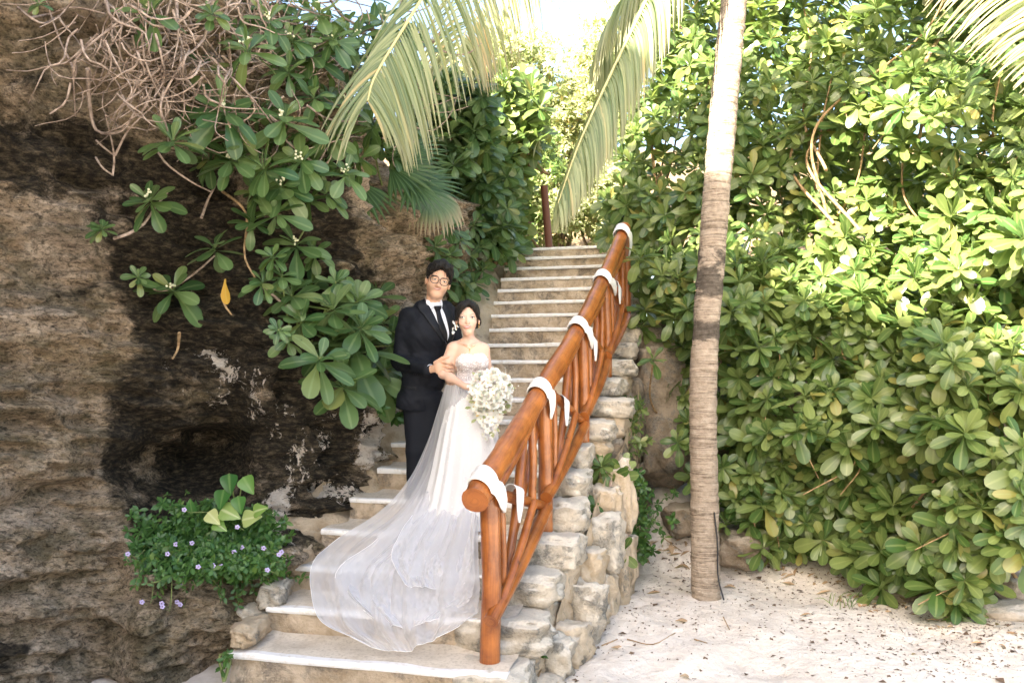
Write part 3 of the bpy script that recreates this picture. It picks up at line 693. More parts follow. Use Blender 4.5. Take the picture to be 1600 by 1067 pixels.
def put_leaves(root, mats, T, mat_, limit=300, name='leaf', stuff='foliage', rr=RNG):
    mats = np.asarray(mats).reshape(-1, 4, 4); tid = rr.integers(0, len(T), len(mats))
    c = mats[:, :3, 3]; px, py = PX(c); size = np.linalg.norm(mats[:, :3, 1], axis=1) / np.maximum(c[:, 1], .5)
    inside = (px > -10) & (px < 1610) & (py > -10) & (py < 1077)
    # nearer leaves of the same patch come first
    score = np.where(inside, size * F - (c[:, 1] - c[:, 1].min()) * 16 + rr.normal(0, 1, len(c)), -999)
    order = np.argsort(-score); top = order[:limit]; rest = order[limit:]
    if limit:
        b = wloc(root)
        for i in top:
            o = bpy.data.objects.new(name, tmpl_mesh(T, int(tid[i]), mat_, name)); COL.objects.link(o); o.parent = root
            m = mats[i].copy(); m[:3, 3] -= b; o.matrix_basis = Matrix(m.tolist())
    if len(rest):
        V, Fc, U = instance_mesh(mats[rest], tid[rest], T)
        tag(obj(stuff, V, Fc, mat_, root, uv=U), kind='stuff')
def twig(root, P, r, mat_='twig', n=None, name='branch', sides=6, rough=.12):
    P = np.asarray(P, float); L = np.sum(np.linalg.norm(np.diff(P, axis=0), axis=1)); n = n or max(6, int(L / .05))
    V, Fs, uv = tube(spline(P, n), r, sides, True, rough, float(P[0][0] * 3)); return obj(name, V, Fs, M[mat_], root)
# ---- thicket on the right
def front_Y(px, py):
    y = np.interp(px, [930, 1000, 1100, 1180, 1300, 1400, 1490, 1560, 1660], [8.3, 7.9, 7.5, 7.1, 6.8, 6.3, 5.65, 5.8, 5.5])
    y = y + np.clip(480 - py, -200, 700) * .0013
    y = y + .55 * fbm(px / 160., py / 160., px * 0, 2)
    return y
def bottom_y(px): return np.interp(px, [930, 975, 1000, 1045, 1085, 1140, 1180, 1300, 1400, 1470, 1500, 1530, 1560, 1640], [330, 420, 560, 660, 740, 830, 868, 890, 905, 945, 960, 930, 870, 860])
def dens(px, py):
    g = lambda cx, cy, rx, ry: np.exp(-((px - cx) / rx) ** 2 - ((py - cy) / ry) ** 2)
    d = np.ones_like(px) - 1.0 * g(1590, 650, 60, 45) - .8 * g(1530, 235, 90, 40) - .55 * g(1430, 190, 40, 25) - .75 * g(1040, 600, 35, 45) - .9 * g(1385, 55, 28, 30) - .8 * g(1245, 5, 30, 25) - .7 * g(1520, 770, 30, 25)
    d = d * sstep(925, 975, px + .25 * (py - 300)) 
    return d
SHR = [  # px, py centre, label, group-less
    ((1050, 170), 'sunlit big-leaved beach shrub with hanging stems between the drooping palm frond and the palm trunk'),
    ((1300, 110), 'tall beach shrub with sky gaps at its top, just right of the upper palm trunk'),
    ((1520, 200), 'sunlit beach shrub with bare brown stems, under the frond at the top right corner'),
    ((1060, 520), 'beach shrub reaching over the handrail and stone wall, left of the palm trunk'),
    ((1240, 430), 'dense beach shrub in half shade, directly right of the middle of the palm trunk'),
    ((1490, 450), 'bright sunlit beach shrub at the right edge, above the fallen pale branch'),
    ((1210, 760), 'dark shaded beach shrub over the boulders, right of the foot of the palm trunk'),
    ((1450, 840), 'low beach shrub whose lowest rosette rests on the sand'),
    ((1620, 790), 'small beach shrub at the right edge above the pale rocks')]
def right_thicket():
    rr = np.random.default_rng(21)
    step = 34; gx, gy = np.meshgrid(np.arange(935, 1690, step), np.arange(-90, 985, step)); 
    pts = []
    for layer in range(5):
        px = gx.ravel() + rr.uniform(-20, 20, gx.size); py = gy.ravel() + rr.uniform(-20, 20, gx.size)
        ok = (rr.random(px.size) < dens(px, py) * (1.0, .9, .8, .95 * (1 - sstep(230, 330, py)), .95 * (1 - sstep(150, 250, py)))[layer]) & (py < bottom_y(px) + rr.normal(0, 6, px.size))
        px, py = px[ok], py[ok]; Y = front_Y(px, py) + (rr.uniform(-.12, .12, px.size), rr.uniform(.15, .4, px.size), rr.uniform(.4, .9, px.size), rr.uniform(.9, 1.6, px.size), rr.uniform(1.6, 2.4, px.size))[layer]
        pts.append(np.stack([px, py, Y, np.full(px.size, layer)], 1))
    pts = np.vstack(pts)
    extra = np.array([(1490, 955, 5.5, 0), (1465, 915, 5.45, 0), (1440, 850, 5.5, 0), (1375, 915, 6.0, 0), (1320, 745, 6.5, 0), (1475, 760, 5.6, 0), (1210, 850, 6.9, 0), (1000, 400, 7.4, 0), (1035, 430, 7.3, 0), (1020, 560, 6.9, 0),
                      (1060, 690, 7.0, 0), (1150, 780, 6.9, 0), (1560, 560, 5.6, 0)], float); pts = np.vstack([pts, extra])
    cen = np.array([s[0] for s in SHR], float); q = pts[:, :2] + rr.normal(0, 18, (len(pts), 2))
    own = np.argmin(((q[:, None] - cen[None]) ** 2 * np.array([1.15, 1.])).sum(-1), 1)
    for s, ((cx, cy), lab) in enumerate(SHR):
        P = pts[own == s]; by = min(float(bottom_y(np.array(min(cx, 1600.)))) + 10, 900); Yb = float(front_Y(np.array(float(cx)), np.array(by))) + .7
        base = W(cx + 10, 600, Yb); base[2] = max(0.05, .3 if cy < 700 else .05)
        root = thing('beach_shrub', base, lab, 'shrub', 'big-leaved shrubs of the right-hand thicket')
        mats = []
        for px, py, Y, ly in P:
            c = W(px, py, Y); ax = np.array([-.10 + .15 * rr.normal(), -.75 + .2 * rr.normal(), .62 + .28 * rr.normal()]); L = rr.uniform(.165, .255) * (.9 if py < 250 else 1.0)
            if Y < 0: continue
            if ly < 1 and rr.random() < .12: ax = np.array([rr.normal() * .6, -.3, 1.0])
            mats.append(rosette(c, ax, L, int(rr.integers(12, 19)), rr, .30, (14, rr.uniform(92, 118))))
        mats = np.concatenate(mats); 
        mats = mats[mats[:, 2, 3] > .02]
        put_leaves(root, mats, T_LEAF, M['leaf'], 300, rr=rr)
        # stems
        for j in range(9):
            px, py, Y, _ = P[rr.integers(len(P))]; tip = W(px, py, Y + .03); b = base + np.array([rr.uniform(-.5, .5), rr.uniform(0, .5), max(0, tip[2] - 1.6 - base[2]) * .9])
            m1 = tip * .35 + b * .65 + np.array([rr.normal(0, .12), .3, rr.normal(0, .1) + .1]); m2 = tip * .75 + b * .25 + np.array([rr.normal(0, .08), .12, -.06])
            twig(root, [b, m1, m2, tip], [.016, .007], 'stem', name='branch')
        for j in range(10):   # hanging dead twigs
            px, py, Y, _ = P[rr.integers(len(P))]; a = W(px, py, Y + .08); twig(root, [a, a + [rr.normal(0, .08), -.04, -.15], a + [rr.normal(0, .16), -.02, -.38]], [.008, .004], 'stem', name='twig')
right_thicket()
# ------------------------------------------------------------------ overhanging shrub on the cliff
def RP(px, py, off=.15):
    """a point hanging off the cliff face in front of it"""
    return W(px, py, rockY(px, max(py, 60), 6.2) - off)
def left_shrubs():
    rr = np.random.default_rng(33)
    root = thing('cliff_shrub', RP(420, 60, -.5), 'sprawling shrub with bare tangled grey twigs hanging over the top of the cliff', 'shrub')
    hang = thing('cliff_shrub', RP(400, 250, 0), 'glossy green shrub hanging down the black cliff face below the twig tangle', 'shrub')
    # named rosettes: px, py, radius px
    top = [(235, 15, 62), (385, 75, 58), (352, 172, 68), (270, 218, 55), (445, 182, 62), (485, 85, 60), (455, 60, 45), (520, 215, 50), (360, 245, 60), (410, 260, 55), (545, 160, 48), (420, 30, 50),
           (330, 20, 34), (500, 20, 48), (560, 60, 50), (590, 100, 46), (600, 30, 50), (545, 100, 45), (640, 60, 40), (490, 150, 45), (470, 250, 48), (540, 270, 44), (510, 300, 40), (580, 200, 42), (450, 110, 44), (520, 60, 44), (60, 5, 24)]
    low = [(232, 312, 48), (160, 357, 26), (335, 385, 58), (270, 452, 60), (216, 432, 26), (462, 380, 52), (430, 330, 50), (400, 300, 48), (440, 290, 50), (490, 395, 36), (395, 345, 40), (425, 400, 34), (410, 440, 36)]
    def grow(rt, lst, T=T_LEAF):
        mats = []
        for px, py, R in lst:
            c = RP(px, py, rr.uniform(.30, .50) if rt is root else rr.uniform(.16, .34)); L = R / F * c[1] * 1.06
            ax = np.array([rr.normal() * .22, -.66 + .15 * rr.normal(), .62 + .2 * rr.normal()])
            mats.append(rosette(c, ax, L, int(rr.integers(12, 17)), rr, .30, (20, 112)))
            # pale flower knot in the middle
            if rr.random() < .6 and R > 40:
                fl = []
                for q in range(7):
                    V, Fc = blob(1); fl.append((V / np.linalg.norm(V, axis=1)[:, None] * .008 + c + rr.normal(0, .014, 3) + np.array([0, -.03, .02]), Fc))
                V, Fs, _ = join(fl); obj('flower_cluster', V, Fs, M['bud'], rt)
        return mats
    M['bud'] = mat('pale_buds', (.62, .62, .42), .6)
    m1 = grow(root, top); m2 = grow(hang, low)
    # second layer filling the mass
    for i in range(105):
        px = rr.uniform(300, 660); py = rr.uniform(-30, 330)
        if py > 330 - abs(px - 450) * .5 or py > 250 + (px - 300) * .5 or (px < 420 and py < 130 and rr.random() < .75): continue
        c = RP(px, py, rr.uniform(-.1, .12)); m1.append(rosette(c, [rr.normal() * .4, -.6, .6 + rr.normal() * .3], rr.uniform(.12, .19), 13, rr, .3))
    put_leaves(root, np.concatenate(m1), T_LEAF, M['leaf_l'], 300, rr=rr); put_leaves(hang, np.concatenate(m2), T_LEAF, M['leaf_l'], 300, rr=rr)
    y = W(352, 436, RP(352, 436, .4)[1]); put_leaves(hang, leafmat(y[None], np.array([[.1, -.3, -1.]]), np.array([[-.3, -1, .2]]), [.16]), T_LEAF, M['yellow'], 1, name='yellow_leaf', rr=rr)
    lines = [
     [(163, -8), (175, 30), (200, 38), (235, 70), (275, 85), (290, 90)], [(290, 88), (255, 150), (252, 175), (262, 205), (262, 240)], [(275, -8), (279, 50), (290, 88)], [(325, -8), (322, 50), (310, 72), (288, 90)],
     [(50, 28), (80, 22), (115, 12), (165, 22)], [(28, 12), (50, 30), (70, 37), (86, 28)], [(222, 50), (225, 90), (240, 130), (256, 160)], [(185, 35), (130, 80), (115, 110), (118, 182)],
     [(115, 108), (92, 60), (70, -5)], [(110, 130), (102, 160), (78, 178)], [(137, 108), (140, 165), (152, 205), (190, 205), (212, 172), (222, 152)], [(180, 243), (202, 202), (245, 160)],
     [(150, 220), (165, 233), (178, 243)], [(176, 275), (178, 240), (165, 180)], [(150, 247), (160, 262), (176, 274)], [(320, 60), (350, 100), (375, 130), (400, 160)], [(245, 235), (262, 258), (300, 285), (330, 300)],
     [(512, -6), (540, 30), (595, 48), (615, 30), (630, -4)], [(600, 55), (620, 75), (650, 78), (680, 65), (688, 48)], [(680, 75), (710, 86), (735, 82), (752, 68)], [(430, 205), (470, 240), (500, 258), (515, 250), (520, 232)],
     [(480, 165), (510, 185), (545, 188), (570, 165), (574, 148)], [(545, 175), (570, 184), (600, 188), (632, 180)], [(600, 60), (605, 85), (625, 92), (652, 70), (655, 45)], [(400, 22), (470, 40), (540, 45), (600, 50)],
     [(330, 90), (390, 150), (430, 200)], [(300, 95), (340, 150), (360, 200)]]
    for l in lines:
        k = rr.uniform(.2, .42); L = len(l); big = l[0][1] < 0 or L > 5
        twig(root, [RP(x, y, k + .05 * rr.normal()) for x, y in l], [.011 if big else .007, .0045], 'twig', name='branch')
    for l in [[(178, 373), (200, 366), (225, 350), (240, 328), (262, 300)], [(315, 340), (326, 310), (352, 262)], [(348, 300), (375, 320), (386, 345), (382, 400), (402, 440)], [(346, 460), (352, 478), (362, 492)], [(225, 440), (255, 455), (300, 430), (335, 400)],
              [(400, 440), (450, 480), (480, 500)], [(280, 520), (278, 545), (270, 560)]]:
        twig(hang, [RP(x, y, .22) for x, y in l], [.010, .006], 'stem' if rr.random() < .4 else 'twig', name='branch')
    # hanging tangle of bare twigs
    for i in range(190):
        px = rr.triangular(60, 250, 470); py = rr.uniform(-40, 150) if px < 330 else rr.uniform(-40, 110); k = rr.uniform(.05, .45); n = rr.integers(4, 8)
        ang = rr.normal(0, .6) + (0.2 if px < 200 else 0); cur = rr.normal(0, .22); P = []; st = rr.uniform(16, 34)
        for j in range(n):
            P.append(RP(px, py, k)); px += st * math.sin(ang); py += st * math.cos(ang) * rr.uniform(.5, 1.1); ang += cur + rr.normal(0, .4); k += rr.normal(0, .03)
            if py > 235 + rr.uniform(-30, 20): break
        if len(P) > 2: twig(root, P, [rr.uniform(.0035, .009), .0022], 'twig', name='twig', sides=5)
    for i in range(90):   # twigs woven through the leafy part
        px = rr.uniform(360, 640); py = rr.uniform(-20, 220); k = rr.uniform(.0, .4); ang = rr.uniform(-1.8, 1.8); cur = rr.normal(0, .4); P = []
        for j in range(6):
            P.append(RP(px, py, k)); px += 24 * math.sin(ang); py += 22 * math.cos(ang); ang += cur + rr.normal(0, .3)
        twig(root, P, [rr.uniform(.004, .008), .0025], 'twig', name='twig', sides=5)
left_shrubs()
def clump(name, label, cat, base, items, T, mt, axis=(0, -.7, .6), jit=.3, nl=14, limit=300, seed=1, droop=.3, stems=True, stem_mat='greenstem', group=None, spread=(15, 110)):
    rr = np.random.default_rng(seed); root = thing(name, base, label, cat, group); mats = []
    for px, py, Y, R in items:
        c = W(px, py, Y); ax = np.array(axis) + rr.normal(0, jit, 3); mats.append(rosette(c, ax, R / F * Y, nl + int(rr.integers(-2, 3)), rr, droop, spread))
        if stems:
            m = c * .5 + np.asarray(base) * .5 + [rr.normal(0, .06), .05, .04]; twig(root, [base, m, c], [.009, .005], stem_mat, name='stem')
    put_leaves(root, np.concatenate(mats), T, mt, limit, rr=rr); return root
def mid_shrubs():
    rr = np.random.default_rng(8)
    it = []
    for x, y, r in [(555, 540, 88), (600, 500, 62), (520, 480, 60), (560, 470, 58), (500, 560, 70), (580, 580, 70), (535, 600, 72), (470, 500, 52), (455, 460, 50), (610, 540, 50), (485, 450, 52), (590, 460, 48), (520, 530, 66), (450, 530, 34), (435, 515, 26), (565, 510, 60), (605, 575, 44), (525, 440, 40), (440, 430, 34)]:
        it.append((x, y, rockY(x, y, 6) - rr.uniform(.25, .6), r))
    clump('leafy_shrub', 'large bright green shrub growing out of the cliff at the groom\'s elbow', 'shrub', RP(470, 570, -.05), it, T_LEAF, M['leaf_l'], axis=(.25, -.6, .75), seed=4)
    it = []
    for i in range(30):
        x, y = rr.uniform(575, 640), rr.uniform(560, 660); it.append((x, y, rockY(x, y, 6) - rr.uniform(.05, .2), 16))
    clump('creeper', 'fine-leaved dark creeper on the cliff beside the groom\'s jacket hem', 'creeper', RP(620, 600, 0), it, T_SMALL, M['leaf_dark'], nl=9, seed=5, limit=200, stems=False)
    it = [(x, y, min(rockY(x, y, 8.6), 9.2) - rr.uniform(.15, .4), r) for x, y, r in [(735, 400, 34), (715, 430, 40), (700, 400, 34), (755, 420, 32), (740, 440, 34), (690, 440, 34), (720, 375, 30), (750, 385, 28), (700, 355, 34), (740, 350, 30), (725, 455, 30), (745, 465, 26), (680, 385, 30)]]
    clump('leafy_shrub', 'shrub sprouting from the cliff just behind the two heads', 'shrub', RP(735, 420, -.1), it, T_LEAF, M['leaf_l'], axis=(.25, -.6, .7), seed=6)
    # terrace shrubs left of the stair head
    for s, (x0, x1, y0, y1, Y0, lab, n, sz) in enumerate([(640, 765, 120, 260, 8.5, 'green shrub on the cliff top under the big palm frond', 60, 40), (740, 845, 120, 250, 9.8, 'tall green shrub left of the stair head, its crown against pale foliage', 62, 36), (700, 800, 240, 390, 9.2, 'dark-stemmed shrub on the cliff edge left of the upper steps', 62, 34), (765, 815, 240, 385, 10.4, 'shrub crowding the dark red post at the head of the stairs', 50, 34)]):
        it = []
        for i in range(n * 2):
            x, y = rr.uniform(x0, x1), rr.uniform(y0, y1); it.append((x, y, Y0 + rr.uniform(-.3, .7), rr.uniform(.7, 1.15) * sz))
        b = W((x0 + x1) / 2, y1 + 10, Y0 + .5); clump('terrace_shrub', lab, 'shrub', b, it, T_LEAF, M['leaf'] if s % 2 else M['leaf_l'], seed=40 + s, stems=False, nl=12, group='shrubs on the terrace left of the stair head')
        r_ = [o for o in COL.objects if o.name.startswith('terrace_shrub')][-1]
        for j in range(9):
            x, y = rr.uniform(x0, x1), rr.uniform(y0, y1); a = W(x, y, Y0 - .1); twig(r_, [b + [rr.normal(0, .3), 0, -.1], (a + b) / 2 + [rr.normal(0, .15), 0, 0], a], [.02, .01], 'stem', name='branch')
    # small plants by the stone wall
    p = W(975, 840, 6.3)
    clump('potted_sprout', 'x', 'plant', p, [(955, 745, 6.2, 44), (940, 728, 6.15, 30), (972, 735, 6.2, 30)], T_LEAF, M['leaf'], seed=9)
    s = [o for o in COL.objects if o.name.startswith('potted_sprout')][-1]; s.name = 'young_shrub'; s['label'] = 'young pale green shrub beside the stone wall, its bare stem curling over the sand'
    for l in [[(928, 760), (932, 785), (950, 790), (957, 785)], [(955, 750), (948, 800), (938, 830), (948, 855), (975, 862)], [(938, 825), (960, 840), (983, 836)]]: twig(s, [W(x, y, 6.1) for x, y in l], [.013, .009], 'twig', name='stem')
    clump('young_shrub', 'tiny rosette of pale leaves low on the sand beside the stone wall', 'plant', W(972, 872, 6.05), [(972, 862, 6.0, 30)], T_LEAF, M['leaf'], seed=10, nl=7)
    it = [(rr.normal(990, 20), rr.uniform(735, 875), 6.9 + rr.uniform(-.3, .2), 13) for i in range(150)]
    clump('creeper', 'dense dark green creeper heaped between stone wall and sand bank', 'creeper', W(990, 850, 7.0), it, T_SMALL, M['leaf_dark'], nl=8, seed=12, limit=300, stems=False, jit=.6)
    it = [(rr.normal(980, 14), rr.uniform(622, 715), 7.0 + rr.uniform(-.25, .2), 14) for i in range(52)]
    clump('creeper', 'light green creeper dangling over the end stones below the handrail', 'creeper', W(985, 640, 7.2), it, T_SMALL, M['leaf'], nl=8, seed=13, limit=300, stems=False, jit=.6)
    it = [(930, 790, 5.9, 20), (932, 812, 5.9, 20), (921, 800, 5.9, 14)]
    clump('creeper', 'sprig of dark leaves against the stone wall under the young shrub', 'plant', W(934, 830, 5.95), it, T_SMALL, M['leaf_dark'], nl=5, seed=14)
    it = [(350, 1030, 4.28, 16), (345, 1045, 4.28, 16), (356, 1020, 4.3, 13)]
    clump('small_weed', 'small dark green weed at the left end of the lowest step', 'plant', W(350, 1064, 4.3), it, T_SMALL, M['leaf_dark'], nl=6, seed=15)
    clump('small_weed', 'little green weed in the sand at the foot of the wall', 'plant', W(845, 1035, 4.5), [(845, 1022, 4.5, 15)], T_SMALL, M['leaf_dark'], nl=6, seed=16)
    it = [(780, 470 - 40 + i * 6, 9.0, 14) for i in range(4)]
    # flowering ground cover in the niche
    root = thing('flowering_groundcover', W(330, 900, rockY(330, 900) - .05), 'mat of small-leaved plants with little lilac flowers spilling from the cliff ledge', 'plant'); mats = []
    for i in range(1500):
        x = rr.normal(332, 58); y = rr.normal(850, 30)
        if ((x - 332) / 122) ** 2 + ((y - (850 - .05 * abs(x - 330))) / 66) ** 2 > 1 + .9 * float(fbm(np.array(x / 26.), np.array(y / 26.), np.array(0.), 2)): continue
        ry = rockY(x, y, 4.8) - rr.uniform(.02, .16) * (1.6 - ((x - 332) / 120) ** 2); ry = min(ry, rockY(330, 905) + .12); c = W(x, y, ry)
        mats.append(rosette(c, [rr.normal() * .7, -.8, .7 + rr.normal() * .5], rr.uniform(.03, .075), 5, rr, .15, (35, 100)))
    for i in range(34):
        x, y = rr.uniform(215, 450), rr.uniform(840, 900); a = rr.normal(0, .5); P = []
        if abs(x - 332) > 95: y = rr.uniform(835, 875)
        for j in range(rr.integers(5, 10)):
            c = W(x, y, min(rockY(x, y, 4.8), 5.0) - .04 - .01 * j); P.append(c); x += 7 * math.sin(a) + rr.normal(0, 2); y += 8 * math.cos(a) * .9; a += rr.normal(0, .3)
            mats.append(rosette(c, [rr.normal() * .5, -.8, .3], rr.uniform(.03, .055), 3, rr, .2, (50, 100)))
        twig(root, P, [.003, .0015], 'greenstem', name='trailing_stem', sides=4)
    put_leaves(root, np.concatenate(mats), T_SMALL, M['leaf_dark'], 300, rr=rr)
    M['lilac'] = mat('lilac_petal', (.50, .42, .66), .6); V0, F0 = blob(1)
    for x, y in [(275, 850), (288, 796), (262, 865), (300, 848), (285, 905), (282, 912), (310, 885), (333, 883), (346, 884), (371, 823), (366, 862), (288, 900), (277, 940), (282, 944), (254, 947), (222, 940), (418, 890), (440, 862), (436, 866), (378, 855), (200, 865), (253, 942), (412, 856)]:
        c = W(x, y, min(rockY(x, y, 4.8), rockY(330, 905) + .12) - (.24 if y < 900 else .05)); ps = []; twig(root, [c, c + [.02, .06, -.03], W(x * .8 + 66, min(y, 890) - 6, c[1] + .14)], [.0016, .0022], 'greenstem', name='flower_stem', sides=4)
        for q in range(5):
            a = q * 1.257; V = V0 / np.linalg.norm(V0, axis=1)[:, None] * [.008, .004, .006]; ps.append((V + c + np.array([math.cos(a), -.3, math.sin(a)]) * .009, F0))
        V, Fs, _ = join(ps); obj('flower', V, Fs, M['lilac'], root)
    # heart-shaped variegated climber above it
    T_H = [leaf_tmpl(.85, .28, .15, .08, rows=14, petiole=.12)]
    m = m_leaf('heart_leaf', (.025, .10, .025), (.07, .20, .04), (.2, .32, .1), .3, .25); n = N(m); M['heart'] = m
    mv = m_leaf('variegated_leaf', (.16, .30, .06), (.55, .58, .25), (.75, .75, .45), .35, .3)
    bc = n_ = None
    root = thing('heart_leaf_climber', W(370, 800, 5.15), 'dark heart-leaved climber with cream variegated leaves in the cliff hollow', 'climber')
    for x, y, dx, dy, s, mm in [(358, 740, .1, -1, .20, m), (380, 745, .6, -.9, .19, m), (350, 765, -.2, -1, .19, m), (372, 775, .2, -1, .17, m), (345, 795, .9, -.35, .21, mv), (378, 812, 1, .25, .20, mv), (325, 800, .5, -.4, .17, mv), (395, 800, .8, .3, .16, mv), (300, 800, -.1, 1, .13, m), (335, 815, .8, -.5, .15, mv)]:
        put_leaves(root, leafmat(W(x, y, 4.78)[None], np.array([[dx, -.25, dy]]), np.array([[-.1, -1, .45]]), [s * .66]), T_H, mm, 1, rr=rr)
        twig(root, [W(370, 800, 5.1), W(x, y, 4.8)], [.006, .004], 'greenstem', name='stem')
mid_shrubs()
# ------------------------------------------------------------------ palm fronds
def strip(P, Wd, nrm):
    """V-folded leaflet along points P, half width Wd[i]"""
    P = np.asarray(P); T = np.gradient(P, axis=0); T /= np.linalg.norm(T, axis=1)[:, None]; x = np.cross(T, nrm); x /= np.linalg.norm(x, axis=1)[:, None] + 1e-9
    z = np.cross(x, T); n = len(P)
    V = np.stack([P - x * Wd[:, None] - z * Wd[:, None] * .35, P, P + x * Wd[:, None] - z * Wd[:, None] * .35], 1).reshape(-1, 3)
    v = np.linspace(0, 1, n); U = np.stack([np.tile([0, .5, 1.], n), np.repeat(v, 3)], 1); return V, grid_faces(n, 3), U
def frond(root, pts, n, Ll, seed, mt='frond', sides=(1, 1), gravity=1.0, first=.12, limit=60, wid=.017, sweep=.55, lateral=None, rad=.016):
    rr = np.random.default_rng(seed); P = spline(pts, 140); T = np.gradient(P, axis=0); T /= np.linalg.norm(T, axis=1)[:, None]
    V, Fs, uv = tube(P, [rad, rad * .7, .005], 7, True); fr = obj('frond', V, Fs, M['rachis'], root)
    stuff = []; cnt = 0
    for sgn, dn in ((1, sides[0]), (-1, sides[1])):
        m = int(n * dn)
        for j in range(m):
            u = first + (1 - first) * (j + rr.uniform(-.2, .2)) / max(1, m - 1); u = min(max(u, 0), .999); i = int(u * 139); t = T[i]
            sw = sweep * (2.6 if (seed == 1 and sgn == 1) else 1)
            lat = np.cross(t, [0, 0, 1.]) if lateral is None else np.asarray(lateral, float) - t * np.dot(lateral, t); lat /= np.linalg.norm(lat) + 1e-9
            d = lat * sgn * 1.0 + t * sw + rr.normal(0, .05, 3); d /= np.linalg.norm(d)
            L = Ll * (math.sin(math.pi * min(.98, .14 + u * .80)) ** .6) * rr.uniform(.88, 1.08); q = P[i].copy(); Q = [q.copy()]; ns = 8
            g = gravity * rr.uniform(.85, 1.15)
            for s in range(ns):
                d = d + np.array([0, 0, -g * .22]); d /= np.linalg.norm(d); q = q + d * L / ns; Q.append(q.copy())
            x = np.linspace(0, 1, ns + 1); Wd = wid * np.minimum(1, .35 + x * 4) * np.clip((1 - x) * 1.9, .06, 1) ** .7
            vv = strip(Q, Wd, np.array([0, -1, .35]) + rr.normal(0, .35, 3))
            ins = PX(np.array(Q[:3]).mean(0)); vis = -60 < ins[0] < 1660 and -150 < ins[1] < 1000
            if cnt < limit and vis and j % 1 == 0: obj('leaflet', vv[0], vv[1], M[mt], fr, uv=vv[2]); cnt += 1
            else: stuff.append(vv)
    if stuff:
        V, Fs, U = join(stuff); tag(obj('leaflets', V, Fs, M[mt], fr, uv=U), kind='stuff')
    return fr
CR = W(1190, -340, 6.5)
def palm_crown():
    frond(PALM, [CR, W(1020, -430, 6.1), W(800, -230, 5.5), W(658, 0, 5.1), W(590, 112, 4.95), W(574, 158, 4.9)], 120, .86, 1, 'frond', (.3, 1), .6, first=.38, limit=150, lateral=(-1, -.2, -.3), sweep=.75, wid=.0105)
    frond(PALM, [CR, W(1100, -190, 6.0), W(1015, -10, 5.7), W(955, 115, 5.55), W(905, 225, 5.45), W(872, 318, 5.4)], 130, .60, 2, 'frond', (1, 1), 3.6, first=.22, limit=130, lateral=(-.5, .7, 0), sweep=.3, wid=.013)
    frond(PALM, [CR, W(1130, -200, 6.3), W(1045, -90, 6.5), W(1000, -30, 6.6), W(960, 30, 6.7), W(930, 95, 6.75)], 80, .8, 3, 'frond', (1, 1), 1.4, first=.2, limit=30, sweep=.6, wid=.012)
    frond(PALM, [CR, W(1390, -380, 5.9), W(1540, -200, 5.4), W(1625, -40, 5.2), W(1665, 110, 5.1)], 120, .95, 4, 'frond_dry', (.5, 1), .35, first=.3, limit=60, lateral=(1, .25, .75), sweep=.15, wid=.0115)
    frond(PALM, [CR, W(1080, -330, 7.2), W(930, -220, 7.6), W(820, -110, 7.8), W(740, 20, 7.9), W(715, 90, 7.9)], 110, 1.05, 5, 'frond_dry', (1, .6), .9, first=.25, limit=20, lateral=(1, -.2, -.4), sweep=.5, wid=.012)
    for k, (dx, dy, dz) in enumerate([(1.5, 2.4, 1.0), (.4, 2.9, 1.2), (2.6, .6, .9)]):
        d = np.array([dx, dy, 0]); frond(PALM, [CR, CR + d * .4 + [0, 0, dz * .7], CR + d * .8 + [0, 0, dz * .55], CR + d * 1.15 + [0, 0, -.4]], 46, .8, 20 + k, 'frond', (1, 1), .9, limit=0)
palm_crown()
def fan_palm():
    rr = np.random.default_rng(3)
    root = thing('fan_palm', W(600, 300, 6.6), 'dark green fan palm with pointed leaves on the cliff under the coconut frond', 'palm')
    def fan(name, c, axis, up, R, n, mt, span=2.5, droop=.15):
        a = np.asarray(axis, float); a /= np.linalg.norm(a); u = np.asarray(up, float) - a * np.dot(up, a); u /= np.linalg.norm(u); s = np.cross(u, a); fr = None
        stem = obj(name, *tube(spline([c - u * .0, c + np.array([0, .15, -.15]), W(600, 300, 6.6) if name == 'fan_leaf' else c + np.array([-.05, .3, -.1])], 10), .008, 6)[:2], M['greenstem'], root)
        for j in range(n):
            th = (j / (n - 1) - .5) * 2 * span; d = u * math.cos(th) + s * math.sin(th) - a * .0; L = R * (.75 + .25 * math.cos(th * .8)) * rr.uniform(.9, 1.08); q = np.array(c, float); Q = [q.copy()]; dd = d.copy()
            for k in range(8):
                if k > 2: dd = dd + np.array([0, 0, -droop]) 
                dd /= np.linalg.norm(dd); q = q + dd * L / 8; Q.append(q.copy())
            x = np.linspace(0, 1, 9); Wd = .022 * np.where(x < .5, x * 1.9 + .05, np.clip((1 - x) * 2.0, .04, 1))
            v = strip(Q, Wd, a); obj('leaf_blade', v[0], v[1], mt, stem, uv=v[2])
    for x, y, Y, ax, up, R, n in [(610, 262, 6.1, (-.1, -.8, .5), (.8, 0, .1), .46, 22), (585, 225, 6.2, (0, -.8, .5), (-.2, 0, 1), .42, 20), (560, 285, 6.0, (.1, -.8, .3), (-.4, 0, -.9), .42, 20), (640, 285, 6.1, (.1, -.7, .6), (1, 0, -.15), .44, 20), (615, 240, 6.3, (0, -.8, .6), (.9, 0, .7), .45, 20), (535, 310, 6.0, (0, -.9, .3), (0, 0, -1), .34, 18)]:
        fan('fan_leaf', W(x, y, Y), ax, up, R, n, M['fan'], 1.6, .08)
    c = W(672, 312, 6.6); root2 = root
    fan('drooping_fan_leaf', c, (.1, -.75, .65), (.5, 0, -.8), .42, 30, M['fan_dry'], 2.2, .45)
fan_palm()
